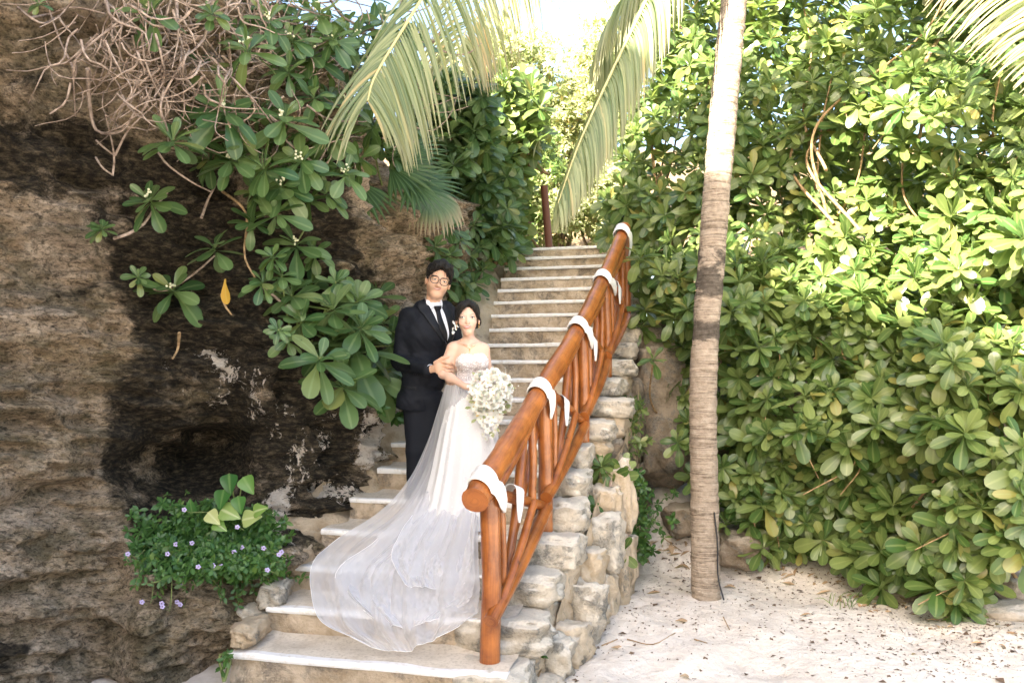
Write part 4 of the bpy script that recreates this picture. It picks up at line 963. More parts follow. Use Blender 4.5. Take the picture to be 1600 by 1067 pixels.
# ------------------------------------------------------------------ far thicket beyond the stair head
def far_thicket():
    rr = np.random.default_rng(17)
    spec = [((870, 330), (62, 62), 13.0, 'low sunlit bush directly behind the head of the stairs', 1500, 'leaf_far'), ((945, 330), (48, 70), 12.6, 'sunlit bush behind the top of the handrail', 1200, 'leaf_far'), ((880, 190), (85, 90), 15.5, 'overlit pale tree behind the stair head, left of the hanging frond tip', 2500, 'leaf_far'), ((790, 110), (70, 75), 15, 'bright small-leaved tree behind the hanging frond leaflets at top centre', 1700, 'leaf_far'), ((950, 120), (60, 110), 14.6, 'pale small-leaved tree half hidden by the drooping palm frond', 1800, 'leaf_far'), ((815, 300), (60, 80), 12.8, 'small green bush left of the dark red post', 1200, 'leaf')]
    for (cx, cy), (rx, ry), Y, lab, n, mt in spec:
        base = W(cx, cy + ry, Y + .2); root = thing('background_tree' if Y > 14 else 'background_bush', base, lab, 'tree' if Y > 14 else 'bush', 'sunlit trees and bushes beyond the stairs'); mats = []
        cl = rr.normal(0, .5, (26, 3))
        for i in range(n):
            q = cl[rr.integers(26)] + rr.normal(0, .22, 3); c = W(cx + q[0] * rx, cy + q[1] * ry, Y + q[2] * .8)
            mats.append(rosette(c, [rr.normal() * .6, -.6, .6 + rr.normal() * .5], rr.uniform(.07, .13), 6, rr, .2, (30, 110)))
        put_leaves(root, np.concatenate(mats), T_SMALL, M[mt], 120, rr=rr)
        for j in range(14):
            q = cl[rr.integers(26)]; a = W(cx + q[0] * rx, cy + q[1] * ry, Y + q[2] * .8); m = (a + base) / 2 + rr.normal(0, .15, 3); twig(root, [base + [0, 0, -.5], m, a], [.03, .008], 'twig', name='branch')
far_thicket()
# ------------------------------------------------------------------ rocks, litter on the sand
def litter():
    rr = np.random.default_rng(77)
    def rock(px, py, Y, size, mt, lab, seed, rot=0, rough=.16):
        c = W(px, py, Y); V, Fc = stone(c, size, rot, 12, .5, rough, seed, 1.4); tag(obj('boulder', V, Fc, M[mt]), lab, 'boulder')
    rock(1155, 856, 7.0, (.42, .5, .30), 'boulder', 'brown boulder under the leaves just right of the palm foot', 2)
    rock(1068, 812, 7.4, (.36, .4, .28), 'boulder', 'dark boulder half buried in sand left of the palm trunk', 5)
    rock(1240, 840, 7.5, (1.0, .5, .36), 'boulder', 'long dark boulder in the shade under the low leaves', 9)
    rock(1425, 935, 6.2, (.6, .4, .2), 'boulder', 'reddish brown flat boulder under the lowest shrub', 12)
    rock(1597, 918, 6.0, (.36, .3, .17), 'pale_rock', 'pale angular boulder at the right edge of the sand', 15, .4)
    rock(1578, 958, 5.6, (.40, .3, .16), 'pale_rock', 'flat pale boulder lying in front of the angular one, right edge', 18, -.3)
    rock(1590, 665, 6.9, (1.3, .9, .75), 'boulder', 'large dark boulder in the gap of the thicket at the right edge', 21)
    rock(1035, 640, 8.1, (.9, .9, 1.4), 'boulder', 'dark rock face between the stone wall and the palm trunk', 25, .3, .2)
    rock(1005, 560, 8.3, (.7, .8, .7), 'boulder', 'dark rock above the end stones, under the overhanging leaves', 28, .1, .2)
    tag(twig(None, [W(1640, 640, 6.0), W(1580, 705, 5.8), W(1535, 738, 5.9)], [.04, .028], 'twig', name='fallen_branch'), 'thick pale bare branch slanting out of the thicket at the right edge', 'branch')
    tag(twig(None, [W(1600, 690, 6.0), W(1560, 700, 5.9), W(1520, 712, 6.0)], [.012, .007], 'twig', name='fallen_branch'), 'thin grey branch beside the thick pale one at the right edge', 'branch')
    gb = bpy.data.objects['ground'].data; 
    def gz(x, y): return .0
    me = np.empty(len(gb.vertices) * 3, np.float32); gb.vertices.foreach_get('co', me); me = me.reshape(-1, 3)
    nx = 216; Fq = grid_faces(len(me) // nx, nx); sel = ((me[:, 0] > -.5) & (me[:, 0] < 6) & (me[:, 1] > 3) & (me[:, 1] < 9.5)); keep = sel[Fq].all(1); bv = BVHTree.FromPolygons(me.tolist(), Fq[keep].tolist())
    def G(px, py):
        r = hit(bv, px, py); return None if r[0] is None else np.array(r[0])
    # crumbs of bark and leaf
    ms = []; V0, F0, U0 = leaf_tmpl(.6, .5, .2, .1, rows=3); 
    for i in range(5200):
        px = rr.uniform(840, 1620); lim = np.interp(px, [840, 1000, 1150, 1250, 1500, 1600], [990, 860, 860, 880, 960, 930]); py = lim + abs(rr.normal(0, 1)) * 75 - 12
        if py > 1090: continue
        p = G(px, py)
        if p is None or p[0] < .2 + .35 * (p[1] - 4.2): continue
        a = rr.uniform(0, 6.28); d = np.array([[math.cos(a), math.sin(a), rr.normal() * .15]]); ms.append(leafmat((p + [0, 0, .004])[None], d, np.array([[rr.normal() * .3, rr.normal() * .3, 1]]), [rr.exponential(.010) + .006])[0])
    V, Fc, U = instance_mesh(np.array(ms), np.zeros(len(ms), int), [(V0, F0, U0)])
    mc = mat('bark_crumbs', (.13, .085, .055), .9); tag(obj('leaf_litter', V, Fc, mc), 'fine dark crumbs of bark and leaf scattered on the sand', 'litter', None, 'stuff')
    T_D = [leaf_tmpl(.35, .5, .35, .14, point=.5), leaf_tmpl(.28, .5, -.3, .16, point=.6, twist=.2), leaf_tmpl(.45, .6, .6, .1)]
    spots = [(1055, 973, .13, 'dark curled dry leaf on the open sand, in front of the palm foot'), (1062, 1060, .12, 'tan curled dry leaf at the bottom edge of the picture'), (955, 1015, .12, 'long thin dry leaf on the sand near the stone wall'), (1010, 930, .12, 'dry leaf on the sand left of the palm foot'), (1150, 885, .1, 'dry leaf beside the brown boulder'),
             (1045, 870, .11, 'brown dry leaf on the sand bank left of the palm'), (1060, 885, .12, 'dry leaf directly left of the palm trunk above its foot'), (1460, 960, .1, 'dry leaf under the lowest rosette'), (1350, 930, .12, 'dry leaf at the edge of the thicket'), (1225, 905, .1, 'dry leaf on the sand right of the palm'), (1540, 955, .1, 'dry leaf by the pale boulders'),
             (930, 905, .08, 'small dry leaf by the foot of the stone wall'), (1250, 965, .07, 'small dry leaf on the open sand right of the palm'), (1560, 1010, .06, 'small dry leaf on the sand near the right edge')]
    for px, py, L, lab in spots:
        p = G(px, py)
        if p is None: continue
        k = rr.integers(3); a = rr.uniform(-.6, .6); o = link('dry_leaf', tmpl_mesh(T_D, int(k), M['litter'], 'dry_leaf')); o.matrix_basis = Matrix(leafmat((p + [0, 0, .015])[None], np.array([[math.cos(a), math.sin(a), .05]]), np.array([[0, -.3, 1.]]), [L])[0].tolist())
        tag(o, lab, 'leaf', 'dry leaves fallen on the sand')
    n = 0
    allm = []
    for i in range(160):
        px = rr.uniform(900, 1600); lim = np.interp(px, [900, 1000, 1150, 1250, 1500, 1600], [930, 840, 850, 880, 950, 930]); p = G(px, lim + abs(rr.normal(0, 1)) * 28)
        if p is None: continue
        a = rr.uniform(0, 6.28); allm.append(leafmat((p + [0, 0, .01])[None], np.array([[math.cos(a), math.sin(a), rr.normal() * .2]]), np.array([[rr.normal() * .4, -.3, 1.]]), [rr.uniform(.04, .12)])[0])
    allm = np.array(allm); V, Fc, U = instance_mesh(allm, rr.integers(0, 3, len(allm)), T_D); tag(obj('leaf_litter', V, Fc, M['litter'], uv=U), 'brown dead leaves gathered along the foot of the thicket', 'litter', None, 'stuff')
    for i, l in enumerate([[(980, 1000), (1020, 1008), (1055, 990)], [(1130, 965), (1140, 985)], [(940, 1010), (965, 1000)], [(1035, 840), (1065, 862)], [(1085, 1000), (1105, 1006)]]):
        P = [G(*q) for q in l]
        if any(q is None for q in P): continue
        tag(twig(None, [q + [0, 0, .008] for q in P], [.004, .003], 'stem', name='fallen_twig'), ['long curved twig lying on the sand near the wall', 'short dark twig lying in front of the palm foot', 'thin twig by the foot of the stone wall', 'brown twig on the sand bank left of the palm', 'tiny twig on the open sand below the palm'][i], 'twig')
    # grass tufts
    root = thing('grass_tuft', G(1325, 950) if G(1325, 950) is not None else W(1325, 950, 5.9), 'sparse tuft of thin grass on the sand in front of the thicket', 'grass')
    for i in range(16):
        q = G(1325 + rr.normal(0, 12), 945 + rr.normal(0, 6)); 
        if q is None: continue
        e = q + [rr.normal(0, .08), rr.normal(0, .04), rr.uniform(.03, .1)]; v = strip(spline([q, (q + e) / 2 + [0, 0, .03], e], 5), np.array([.003, .003, .003, .002, .001]), np.array([0, -1, .2])); obj('blade', v[0], v[1], M['leaf'], root, uv=v[2])
litter()

# ------------------------------------------------------------------ tree added on the cliff top, crown out of view, to shade the steps
def added_shade_tree():
    rr = np.random.default_rng(91); base = np.array([-2.9, 6.4, 4.0]); root = thing('added_shade_tree', base, 'added leafy tree on the cliff top, out of view, put there to shade the stairs', 'tree'); mats = []
    obj('trunk', *tube(spline([base - [0, 0, .6], base + [.1, -.1, .8], base + [.5, -.3, 2.2]], 20), [.13, .09, .05], 10, True, .1, 3)[:2], M['twig'], root)
    for i in range(440):
        d = rr.normal(0, 1, 3); d /= np.linalg.norm(d); c = np.array([-2.45, 6.0, 6.5]) + d * np.array([1.15, 1.15, 1.05]) * rr.uniform(.3, 1) ** .5
        if c[2] < 5.15 + .1 * (c[1] - 5): continue
        mats.append(rosette(c, d + [0, 0, .5], rr.uniform(.16, .24), 12, rr, .3))
        if i % 22 == 0: twig(root, [base + [.1, -.1, .8], (c + base) / 2 + [0, 0, .4], c], [.03, .01], 'twig', name='branch')
    put_leaves(root, np.concatenate(mats), T_LEAF, M['leaf'], 0, rr=rr)
added_shade_tree()
# ------------------------------------------------------------------ people: signed distance shapes -> one smooth skin
class Field:
    def __init__(s, lo, hi, h):
        s.lo = np.array(lo, float); s.h = h; s.n = np.ceil((np.array(hi) - s.lo) / h).astype(int) + 1; s.D = np.full(s.n, .2, np.float32)
    def win(s, a, b):
        i0 = np.clip(np.floor((a - s.lo) / s.h).astype(int), 0, s.n - 1); i1 = np.clip(np.ceil((b - s.lo) / s.h).astype(int) + 1, 1, s.n)
        if (i1 <= i0).any(): return None, None
        ax = [s.lo[k] + s.h * np.arange(i0[k], i1[k]) for k in range(3)]
        P = np.stack(np.meshgrid(*ax, indexing='ij'), -1); return (slice(i0[0], i1[0]), slice(i0[1], i1[1]), slice(i0[2], i1[2])), P
    def put(s, sl, d, k, op='u'):
        A = s.D[sl]
        if op == 'u': h = np.maximum(k - np.abs(A - d), 0) / max(k, 1e-6); s.D[sl] = np.minimum(A, d) - h * h * k * .25
        else: h = np.maximum(k - np.abs(A + d), 0) / max(k, 1e-6); s.D[sl] = np.maximum(A, -d) + h * h * k * .25
    def cap(s, a, b, ra, rb=None, k=.02, op='u', flat=None):
        """tapered capsule; flat=(axis, factor) squashes it along an axis"""
        rb = ra if rb is None else rb; a = np.asarray(a, float); b = np.asarray(b, float); m = max(ra, rb) + k + 2 * s.h
        sl, P = s.win(np.minimum(a, b) - m, np.maximum(a, b) + m)
        if sl is None: return
        q = P - a; ab = b - a
        if flat is not None:
            ax, f = np.asarray(flat[0], float), flat[1]; q = q + ax * ((q @ ax) * (1 / f - 1))[..., None]; ab = ab + ax * (ab @ ax) * (1 / f - 1)
        t = np.clip((q @ ab) / (ab @ ab + 1e-12), 0, 1); d = np.linalg.norm(q - t[..., None] * ab, axis=-1) - (ra + (rb - ra) * t)
        s.put(sl, d.astype(np.float32), k, op)
    def ell(s, c, r, R=None, k=.02, op='u'):
        c = np.asarray(c, float); r = np.asarray(r, float); m = r.max() + k + 2 * s.h; sl, P = s.win(c - m, c + m)
        if sl is None: return
        q = P - c
        if R is not None: q = q @ np.asarray(R).T
        k0 = np.linalg.norm(q / r, axis=-1); k1 = np.linalg.norm(q / (r * r), axis=-1) + 1e-9; s.put(sl, (k0 * (k0 - 1) / k1).astype(np.float32), k, op)
    def pts(s):
        ax = [s.lo[k] + s.h * np.arange(s.n[k]) for k in range(3)]; return np.meshgrid(*ax, indexing='ij')
    def mesh(s):
        D = s.D; S = D < 0; n = s.n
        c = np.zeros(n - 1, np.int8)
        for i in (0, 1):
            for j in (0, 1):
                for k in (0, 1): c += S[i:n[0] - 1 + i, j:n[1] - 1 + j, k:n[2] - 1 + k]
        idx = np.argwhere((c > 0) & (c < 8)); ids = -np.ones(n - 1, np.int64); ids[tuple(idx.T)] = np.arange(len(idx))
        acc = np.zeros((len(idx), 3)); cnt = np.zeros(len(idx)); cr = [(i, j, k) for i in (0, 1) for j in (0, 1) for k in (0, 1)]
        for a in cr:
            for ax in range(3):
                if a[ax]: continue
                b = list(a); b[ax] = 1; da = D[idx[:, 0] + a[0], idx[:, 1] + a[1], idx[:, 2] + a[2]]; db = D[idx[:, 0] + b[0], idx[:, 1] + b[1], idx[:, 2] + b[2]]
                m = (da < 0) != (db < 0); t = np.where(m, da / np.where(m, da - db, 1), 0); p = np.tile(np.array(a, float), (len(idx), 1)); p[:, ax] += t; acc[m] += p[m]; cnt[m] += 1
        V = s.lo + s.h * (idx + acc / cnt[:, None]); Fs = []
        for ax in range(3):
            sl0 = [slice(1, n[k] - 1) for k in range(3)]; sl1 = list(sl0); sl0[ax] = slice(0, n[ax] - 1); sl1[ax] = slice(1, n[ax])
            A = S[tuple(sl0)]; B = S[tuple(sl1)]; e = np.argwhere(A != B)
            if not len(e): continue
            base = e.copy(); u, v = [(1, 2), (2, 0), (0, 1)][ax]
            for k in range(3):
                if k != ax: base[:, k] += 1
            def cid(du, dv):
                q = base.copy(); q[:, u] -= du; q[:, v] -= dv; return ids[tuple(q.T)]
            f = np.stack([cid(1, 1), cid(0, 1), cid(0, 0), cid(1, 0)], 1); flip = ~A[tuple(e.T)]; f[flip] = f[flip][:, ::-1]; Fs.append(f)
        return V, np.vstack(Fs)
def lap(V, Fc, it=2, lam=.5):
    e = np.vstack([Fc[:, [0, 1]], Fc[:, [1, 2]], Fc[:, [2, 3]], Fc[:, [3, 0]]])
    for _ in range(it):
        A = np.zeros_like(V); c = np.zeros(len(V)); np.add.at(A, e[:, 0], V[e[:, 1]]); np.add.at(A, e[:, 1], V[e[:, 0]]); np.add.at(c, e[:, 0], 1); np.add.at(c, e[:, 1], 1); V = V * (1 - lam) + lam * A / c[:, None]
    return V
def bvh_of(V, Fc): return BVHTree.FromPolygons(V.tolist(), Fc.tolist())
def patch(name, L, R, bv, off, mt, parent, n=14, m=6, thick=0.0, puff=0.0):
    """strip between two pixel polylines laid on a surface"""
    L = spline([(x, y, 0) for x, y in L], n); R = spline([(x, y, 0) for x, y in R], n); V = []; last = None
    hs = [hit(bv, *(L[i] * .5 + R[i] * .5)[:2])[0] for i in range(n)]; hs = [h.y for h in hs if h is not None]; med = float(np.median(hs)) if hs else 5.4
    for i in range(n):
        for j in range(m):
            t = j / (m - 1); q = L[i] * (1 - t) + R[i] * t; r = hit(bv, q[0], q[1])
            if r[0] is not None and abs(r[0].y - med) < .16: nn = r[1] if r[1].dot(r[0] - CAMP) < 0 else -r[1]; last = np.array(r[0]) + np.array(nn) * (off + puff * math.sin(math.pi * t)); depth = last[1]
            elif last is not None: last = W(q[0], q[1], depth)
            else: last = W(q[0], q[1], med); depth = med
            V.append(last)
    o = obj(name, np.array(V), grid_faces(n, m), mt, parent)
    if thick: md = o.modifiers.new('s', 'SOLIDIFY'); md.thickness = thick; md.offset = 0
    return o
def almond(cx, cy, w, ht, hb, tilt=0.0, sk=0.0):
    T_ = [(-w, 0), (-w * .45 + sk, -ht * .85), (w * .2 + sk, -ht), (w * .7, -ht * .6), (w, 0)]; B_ = [(-w, 0), (-w * .4, hb * .75), (w * .15, hb), (w * .65, hb * .6), (w, 0)]
    f = lambda P: c7(*[(cx + x, cy + y + x * tilt) for x, y in P]); return f(T_), f(B_)
def c7(*pts): return [(600 + x / 4.27, 390 + y / 4.27) for x, y in pts]
def head_frame(px, py, Yface, yaw, roll, s, pitch=0):
    ya, ro = math.radians(yaw), math.radians(roll); f = np.array([math.sin(ya), -math.cos(ya), math.sin(math.radians(pitch))]); f /= np.linalg.norm(f)
    r = np.array([math.cos(ya), math.sin(ya), 0]); u = np.cross(f, r); u = -u if u[2] < 0 else u
    r2 = r * math.cos(ro) - u * math.sin(ro); u2 = u * math.cos(ro) + r * math.sin(ro)
    O = W(px, py, Yface) - f * .085 * s
    return lambda x, y, z: O + (r2 * x + f * y + u2 * z) * s, np.stack([r2, f, u2])
def head_sdf(Fd, H, R, s, fem=False):
    e = lambda c, r, k=.02, op='u': Fd.ell(H(*c), np.array(r) * s, R, k * s, op)
    c = lambda a, b, ra, rb, k=.015, op='u': Fd.cap(H(*a), H(*b), ra * s, rb * s, k * s, op)
    e((0, -.012, .036), (.076, .095, .086)); w_ = .86 if fem else .96
    e((0, .020, -.035), (.060 * w_, .066, .078), .03); e((0, .052, -.095), (.027 * w_, .026, .022), .03)
    for sg in (-1, 1):
        c((sg * .052 * w_, -.012, -.050), (sg * .016 * w_, .050, -.100), .016 if not fem else .012, .014 if not fem else .011, .03); e((sg * (.037 if not fem else .034), .056, -.030), (.026, .022, .024) if not fem else (.029, .023, .028), .03)
        e((sg * .033, .097, .002), (.017, .010, .010), .014, 's'); e((sg * (.0085 if fem else .012), .092 if not fem else .088, -.038), (.0075, .010, .006), .010)
        e((sg * .080, -.008, -.012), (.009, .017, .031), .008); e((sg * .031, .079, .000), (.014, .010, .010), .006)
    c((-.038, .072, .020), (.038, .072, .020), .012, .012, .02); c((0, .082, .006), (0, .099 - .006 * fem, -.030), .007, .0095 - .002 * fem, .014); e((0, .101 - .007 * fem, -.034), (.011 - .003 * fem, .010, .009), .010)
    lr = .007 if fem else .001; zl = 0 if fem else .006; c((-.018, .079, -.060 + zl), (.018, .079, -.060 + zl), lr, lr, .014); c((-.014, .078, -.068 + zl), (.014, .078, -.068 + zl), lr, lr, .014)
M['skin_g'] = mat('groom_skin', (.56, .34, .23), .5, .4, **{'Subsurface Weight': .12, 'Subsurface Radius': (.02, .008, .004), 'Subsurface Scale': .5})
M['skin_b'] = mat('bride_skin', (.62, .40, .30), .45, .4, **{'Subsurface Weight': .12, 'Subsurface Radius': (.02, .008, .004), 'Subsurface Scale': .5})
def m_hair():
    m = mat('black_hair', (.012, .009, .008), .42, .3); n = N(m); f = n.noise(n.co((60, 60, 9), kind='World'), 3, 4, .6)
    n.set(nor=n.bump(f, .9, .012), col=n.ramp(f, [(.35, (.003, .0026, .0024)), (.7, (.013, .010, .008))])); return m
M['hair'] = m_hair()
def m_cloth(name, base, rough=.8, scale=260, b=.25, dist=.003, sheen=.2):
    m = mat(name, base, rough, .3, **{'Sheen Weight': sheen}); n = N(m); f = n.noise(n.co((1, 1, 1), kind='World'), scale, 2, .5); w2 = n.noise(n.co((1, 1, .6), kind='World'), 9, 4, .6)
    n.set(nor=n.bump(n.math('ADD', n.math('MULTIPLY', f, .15), w2), b, dist * 8)); return m
M['suit'] = m_cloth('navy_suit_wool', (.0035, .0048, .009), .8, sheen=.0); M['lapel'] = m_cloth('navy_lapel', (.0028, .0038, .007), .6, sheen=.0)
M['shirt'] = m_cloth('white_shirt', (.74, .75, .80), .8, b=.1); M['tie'] = m_cloth('black_tie', (.004, .004, .006), .55, b=.1, sheen=0)
M['lip'] = mat('lips', (.36, .12, .095), .5); M['lipb'] = mat('lipstick', (.50, .15, .13), .4); M['teeth'] = mat('teeth', (.55, .5, .46), .35); M['dark'] = mat('dark_eye', (.010, .007, .006), .25); M['eyewhite'] = mat('eye_white', (.55, .52, .49), .35)
M['brow_b'] = mat('soft_brow', (.11, .07, .05), .8); M['brow'] = mat('eyebrow', (.03, .02, .016), .8); M['frame_'] = mat('glasses_frame', (.012, .010, .010), .3); M['gold'] = mat('gold', (.8, .55, .25), .25, Metallic=1.0); M['blush'] = mat('blush', (.64, .37, .28), .5); M['blush2'] = mat('eye_shadow', (.40, .20, .14), .5)
YG, YB = 5.66, 5.38
def strands(V, par, H, R, s, n, seed):
    # loose hair lying just proud of the hair mass, falling away from the parting
    rr = np.random.default_rng(seed); ctr = H(0, -.02, .05); ps = []; top = H(0, .02, .14)
    for i in range(n):
        p = V[rr.integers(len(V))]
        if (p - ctr) @ R[1] < -.06 or (seed == 6 and (p - ctr) @ R[1] > .045): continue
        q = p; Q = []; d = p - top; d /= np.linalg.norm(d) + 1e-9
        for k in range(6):
            o = q - ctr; o /= np.linalg.norm(o); d = d - o * (d @ o) + rr.normal(0, .10, 3) + np.array([0, 0, -.12]); d /= np.linalg.norm(d); Q.append(q + o * (.0015 + .002 * rr.random() + (.004 if k > 4 else 0))); q = q + d * .010 * s
            o2 = q - ctr; q = ctr + o2 * (np.linalg.norm(o) * np.linalg.norm(p - ctr) / np.linalg.norm(o2)) * (1 - .004 * k)
        t = tube(Q, [.0014, .0004], 4, False); ps.append((t[0], t[1][0]))
    Vh, Fh, _ = join(ps); tag(obj('loose_hair', Vh, Fh, M['hair'], par), kind='stuff')
def groom():
    root = thing('person', W(660, 775, YG), 'man in a dark navy suit, black tie and round glasses standing behind the woman', 'person')
    psi = math.radians(24); fw = np.array([math.sin(psi), -math.cos(psi), 0]); rt = np.array([math.cos(psi), math.sin(psi), 0]); RB = np.stack([rt, fw, np.array([0, 0, 1.])])
    H, R = head_frame(686.5, 438.5, YG - .10, 10, 13, 1.04, -5)
    lo = W(600, 790, YG) - [0, .5, .05]; hi = W(725, 400, YG) + [0, .35, .06]
    # skin body
    B = Field(lo, hi, .0042); head_sdf(B, H, R, 1.06)
    nb = W(675, 474, YG + .01); B.cap(H(0, -.03, -.05), nb - [0, 0, .04], .054, .062, .03)
    B.ell(W(668, 530, YG), (.14, .085, .19), RB, .05); B.ell(W(660, 606, YG), (.118, .072, .12), RB, .06)
    S1, E1, W1 = W(637, 496, YG + .0), W(625, 566, YG - .03), W(671, 577.5, YG - .26); B.cap(S1, E1, .045, .038, .03); B.cap(E1, W1, .038, .026, .03)
    S2, E2, W2 = W(704, 494, YG + .13), W(716, 560, YG + .14), W(700, 590, YG + .02); B.cap(S2, E2, .045, .038, .03); B.cap(E2, W2, .038, .027, .03)
    for hx, kx, ax in ((649, 649, 648), (674, 671, 668)):
        B.cap(W(hx, 628, YG), W(kx, 703, YG - .02), .072, .052, .05); B.cap(W(kx, 703, YG - .02), W(ax, 766, YG + .02), .05, .036, .03); B.cap(W(ax, 769, YG), W(ax, 772, YG - .14), .034, .03, .02)
    # holding hand: palm, four fingers round her arm, thumb on top
    Yh = YG - .31
    B.cap(W(674, 577, Yh + .03), W(686, 573.5, Yh), .025, .033, .015, flat=(np.array([0, 1., 0]), .55)); B.cap(W(686, 566.5, Yh), W(686, 581, Yh), .020, .019, .02, flat=(np.array([0, 1., 0]), .7))
    for i in range(4):
        y0 = 564.5 + 6.0 * i; L = (1, 1.08, 1.0, .82)[i]
        a, b, c_, d_ = W(689, y0, Yh - .005), W(689 + 7.5 * L, y0 + 1.8, Yh - .022), W(689 + 14 * L, y0 + 3.4, Yh - .012), W(689 + 18 * L, y0 + 4.2, Yh + .015)
        B.cap(a, b, .0108, .0095, .004); B.cap(b, c_, .0095, .0085, .004); B.cap(c_, d_, .0085, .007, .004)
    B.cap(W(680, 567, Yh), W(691, 559.5, Yh - .02), .014, .0115, .01); B.cap(W(691, 559.5, Yh - .02), W(701, 557.5, Yh - .012), .011, .0085, .004)
    # resting hand at her back
    B.cap(W2, W2 + [.02, -.05, -.03], .028, .03, .02)
    for i in range(4): B.cap(W2 + np.array([.02, -.06, -.05 + .017 * i]), W2 + np.array([.06, -.10, -.06 + .018 * i]), .009, .007, .004)
    B.cap(W2 + [.0, -.05, .01], W2 + [.03, -.08, .03], .010, .008, .004)
    V, Fc = B.mesh(); V = lap(V, Fc, 1, .35); body = obj('body', V, Fc, M['skin_g'], root); bb = bvh_of(V, Fc)
    # trousers
    T = Field(W(600, 790, YG) - [0, .3, .05], W(725, 600, YG) + [0, .3, .05], .008)
    T.ell(W(660, 622, YG), (.165, .115, .09), RB, .05)
    for hx, kx, ax in ((649, 649, 648), (674, 671, 668)): T.cap(W(hx, 630, YG), W(kx, 703, YG - .02), .088, .068, .05); T.cap(W(kx, 703, YG - .02), W(ax, 768, YG), .068, .056, .03)
    X, Y, Z = T.pts(); T.D += .004 * fbm(X * 9, Y * 9, Z * 5, 3).astype(np.float32); T.D = np.maximum(T.D, (W(0, 772, YG)[2] - Z).astype(np.float32) + .005)
    V, Fc = T.mesh(); obj('trousers', lap(V, Fc, 1), Fc, M['suit'], root)
    for x in (648, 668): 
        a = W(x, 773, YG - .02); V, Fc = stone(a + [.01, -.07, .035], (.095, .28, .08), -.2, 5, .8, .0, 1); obj('shoe', V, Fc, mat('black_shoe', (.01, .01, .01), .3), root)
    # jacket
    J = Field(W(596, 650, YG) - [0, .5, .05], W(730, 455, YG) + [0, .4, .05], .0055)
    J.ell(W(670, 522, YG), (.178, .122, .20), RB, .05); J.ell(W(664, 585, YG), (.160, .118, .15), RB, .08); J.ell(W(654, 628, YG), (.172, .128, .13), RB, .08)
    J.cap(W(642, 494, YG - .02), W(704, 492, YG + .10), .058, .058, .05); J.cap(W(660, 480, YG), W(697, 480, YG + .06), .050, .048, .05)
    J.cap(S1, E1, .068, .058, .035); J.cap(E1, W1 + (E1 - W1) * .05, .058, .044, .03); J.cap(S2, E2, .066, .056, .04)
    X, Y, Z = J.pts()
    w1 = fbm(X * 5 + 3, Y * 5, Z * 9, 3); J.D += (.009 * w1 + .0035 * fbm(X * 14, Y * 14, (Z + X) * 22, 2) + .005 * np.sin((X * .6 + Z) * 95 + 4 * w1) * np.exp(-((X - E1[0] - .04) ** 2 + (Z - E1[2]) ** 2) / .006)).astype(np.float32)
    J.D = np.maximum(J.D, (W(0, 638, YG)[2] - .02 * np.cos((X - W(655, 0, YG)[0]) * 12) - Z).astype(np.float32) + .0)
    # open neck
    nbk = np.array(nb); q = np.stack([X, Y, Z], -1) - (nbk + np.array([.0, -.02, .03])); k0 = np.linalg.norm(q / np.array([.066, .075, .075]), axis=-1); J.D = np.maximum(J.D, (-(k0 - 1) * .06).astype(np.float32))
    V, Fc = J.mesh(); V = lap(V, Fc, 1, .4); jk = obj('jacket', V, Fc, M['suit'], root); jb = bvh_of(V, Fc)
    # shirt: neck band + cuff
    S = Field(nbk - .14, nbk + .14, .005); S.cap(nbk - [0, 0, .09], nbk + [.002, -.002, .020], .068, .063, .02); X, Y, Z = S.pts(); S.D = np.maximum(S.D, (Z - (nbk[2] + .022 + (Y - nbk[1]) * .45)).astype(np.float32)); V, Fc = S.mesh(); sh = obj('shirt', lap(V, Fc, 2), Fc, M['shirt'], root)
    cu = (W1 - E1) / np.linalg.norm(W1 - E1); V, Fs, uv = tube([W1 - cu * .030, W1 - cu * .006, W1 + cu * .010], [.041, .040, .038], 20, True); obj('cuff', V, Fs, M['shirt'], sh)
    Vs, Fcs = S.mesh(); JV = np.vstack([V0 for V0 in (np.array([v.co[:] for v in jk.data.vertices]) + wloc(root), Vs)]); nf = len(jk.data.vertices)
    jf = np.array([p.vertices[:] for p in jk.data.polygons]); cb = bvh_of(JV, np.vstack([jf, Fcs + nf]))
    patch('shirt_front', c7((280, 338), (292, 362), (318, 415), (352, 490), (402, 600), (411, 628)), c7((372, 338), (384, 385), (405, 440), (424, 510), (431, 570), (413, 628)), cb, .004, M['shirt'], root, 26, 12)
    patch('tie', c7((331, 388), (344, 430), (358, 500), (390, 585), (410, 624)), c7((366, 384), (372, 425), (392, 490), (414, 565), (413, 624)), cb, .011, M['tie'], root, 22, 6, .004, .004)
    patch('tie_knot', c7((330, 378), (334, 395), (342, 412)), c7((368, 376), (366, 392), (360, 410)), cb, .018, M['tie'], root, 8, 6, .008, .004)
    patch('collar', c7((276, 332), (284, 356), (312, 404)), c7((284, 326), (300, 350), (331, 380)), cb, .013, M['shirt'], root, 10, 5, .003)
    patch('collar', c7((367, 376), (369, 384), (377, 402)), c7((373, 332), (379, 362), (384, 392)), cb, .013, M['shirt'], root, 8, 5, .003)
    patch('lapel', c7((244, 352), (224, 392), (262, 440), (330, 530), (404, 640)), c7((266, 328), (290, 366), (330, 440), (365, 520), (411, 634)), cb, .009, M['lapel'], root, 24, 7, .005)
    patch('lapel', c7((374, 338), (388, 385), (424, 500), (431, 570), (414, 634)), c7((392, 348), (420, 392), (462, 470), (464, 560), (430, 640)), cb, .009, M['lapel'], root, 24, 7, .005)
    for x, y in ((196, 822), (208, 825), (220, 828), (232, 830)):
        patch('cuff_button', c7((x, y - 4), (x, y + 4)), c7((x + 7, y - 3), (x + 7, y + 5)), jb, .004, M['tie'], root, 3, 3, .002)
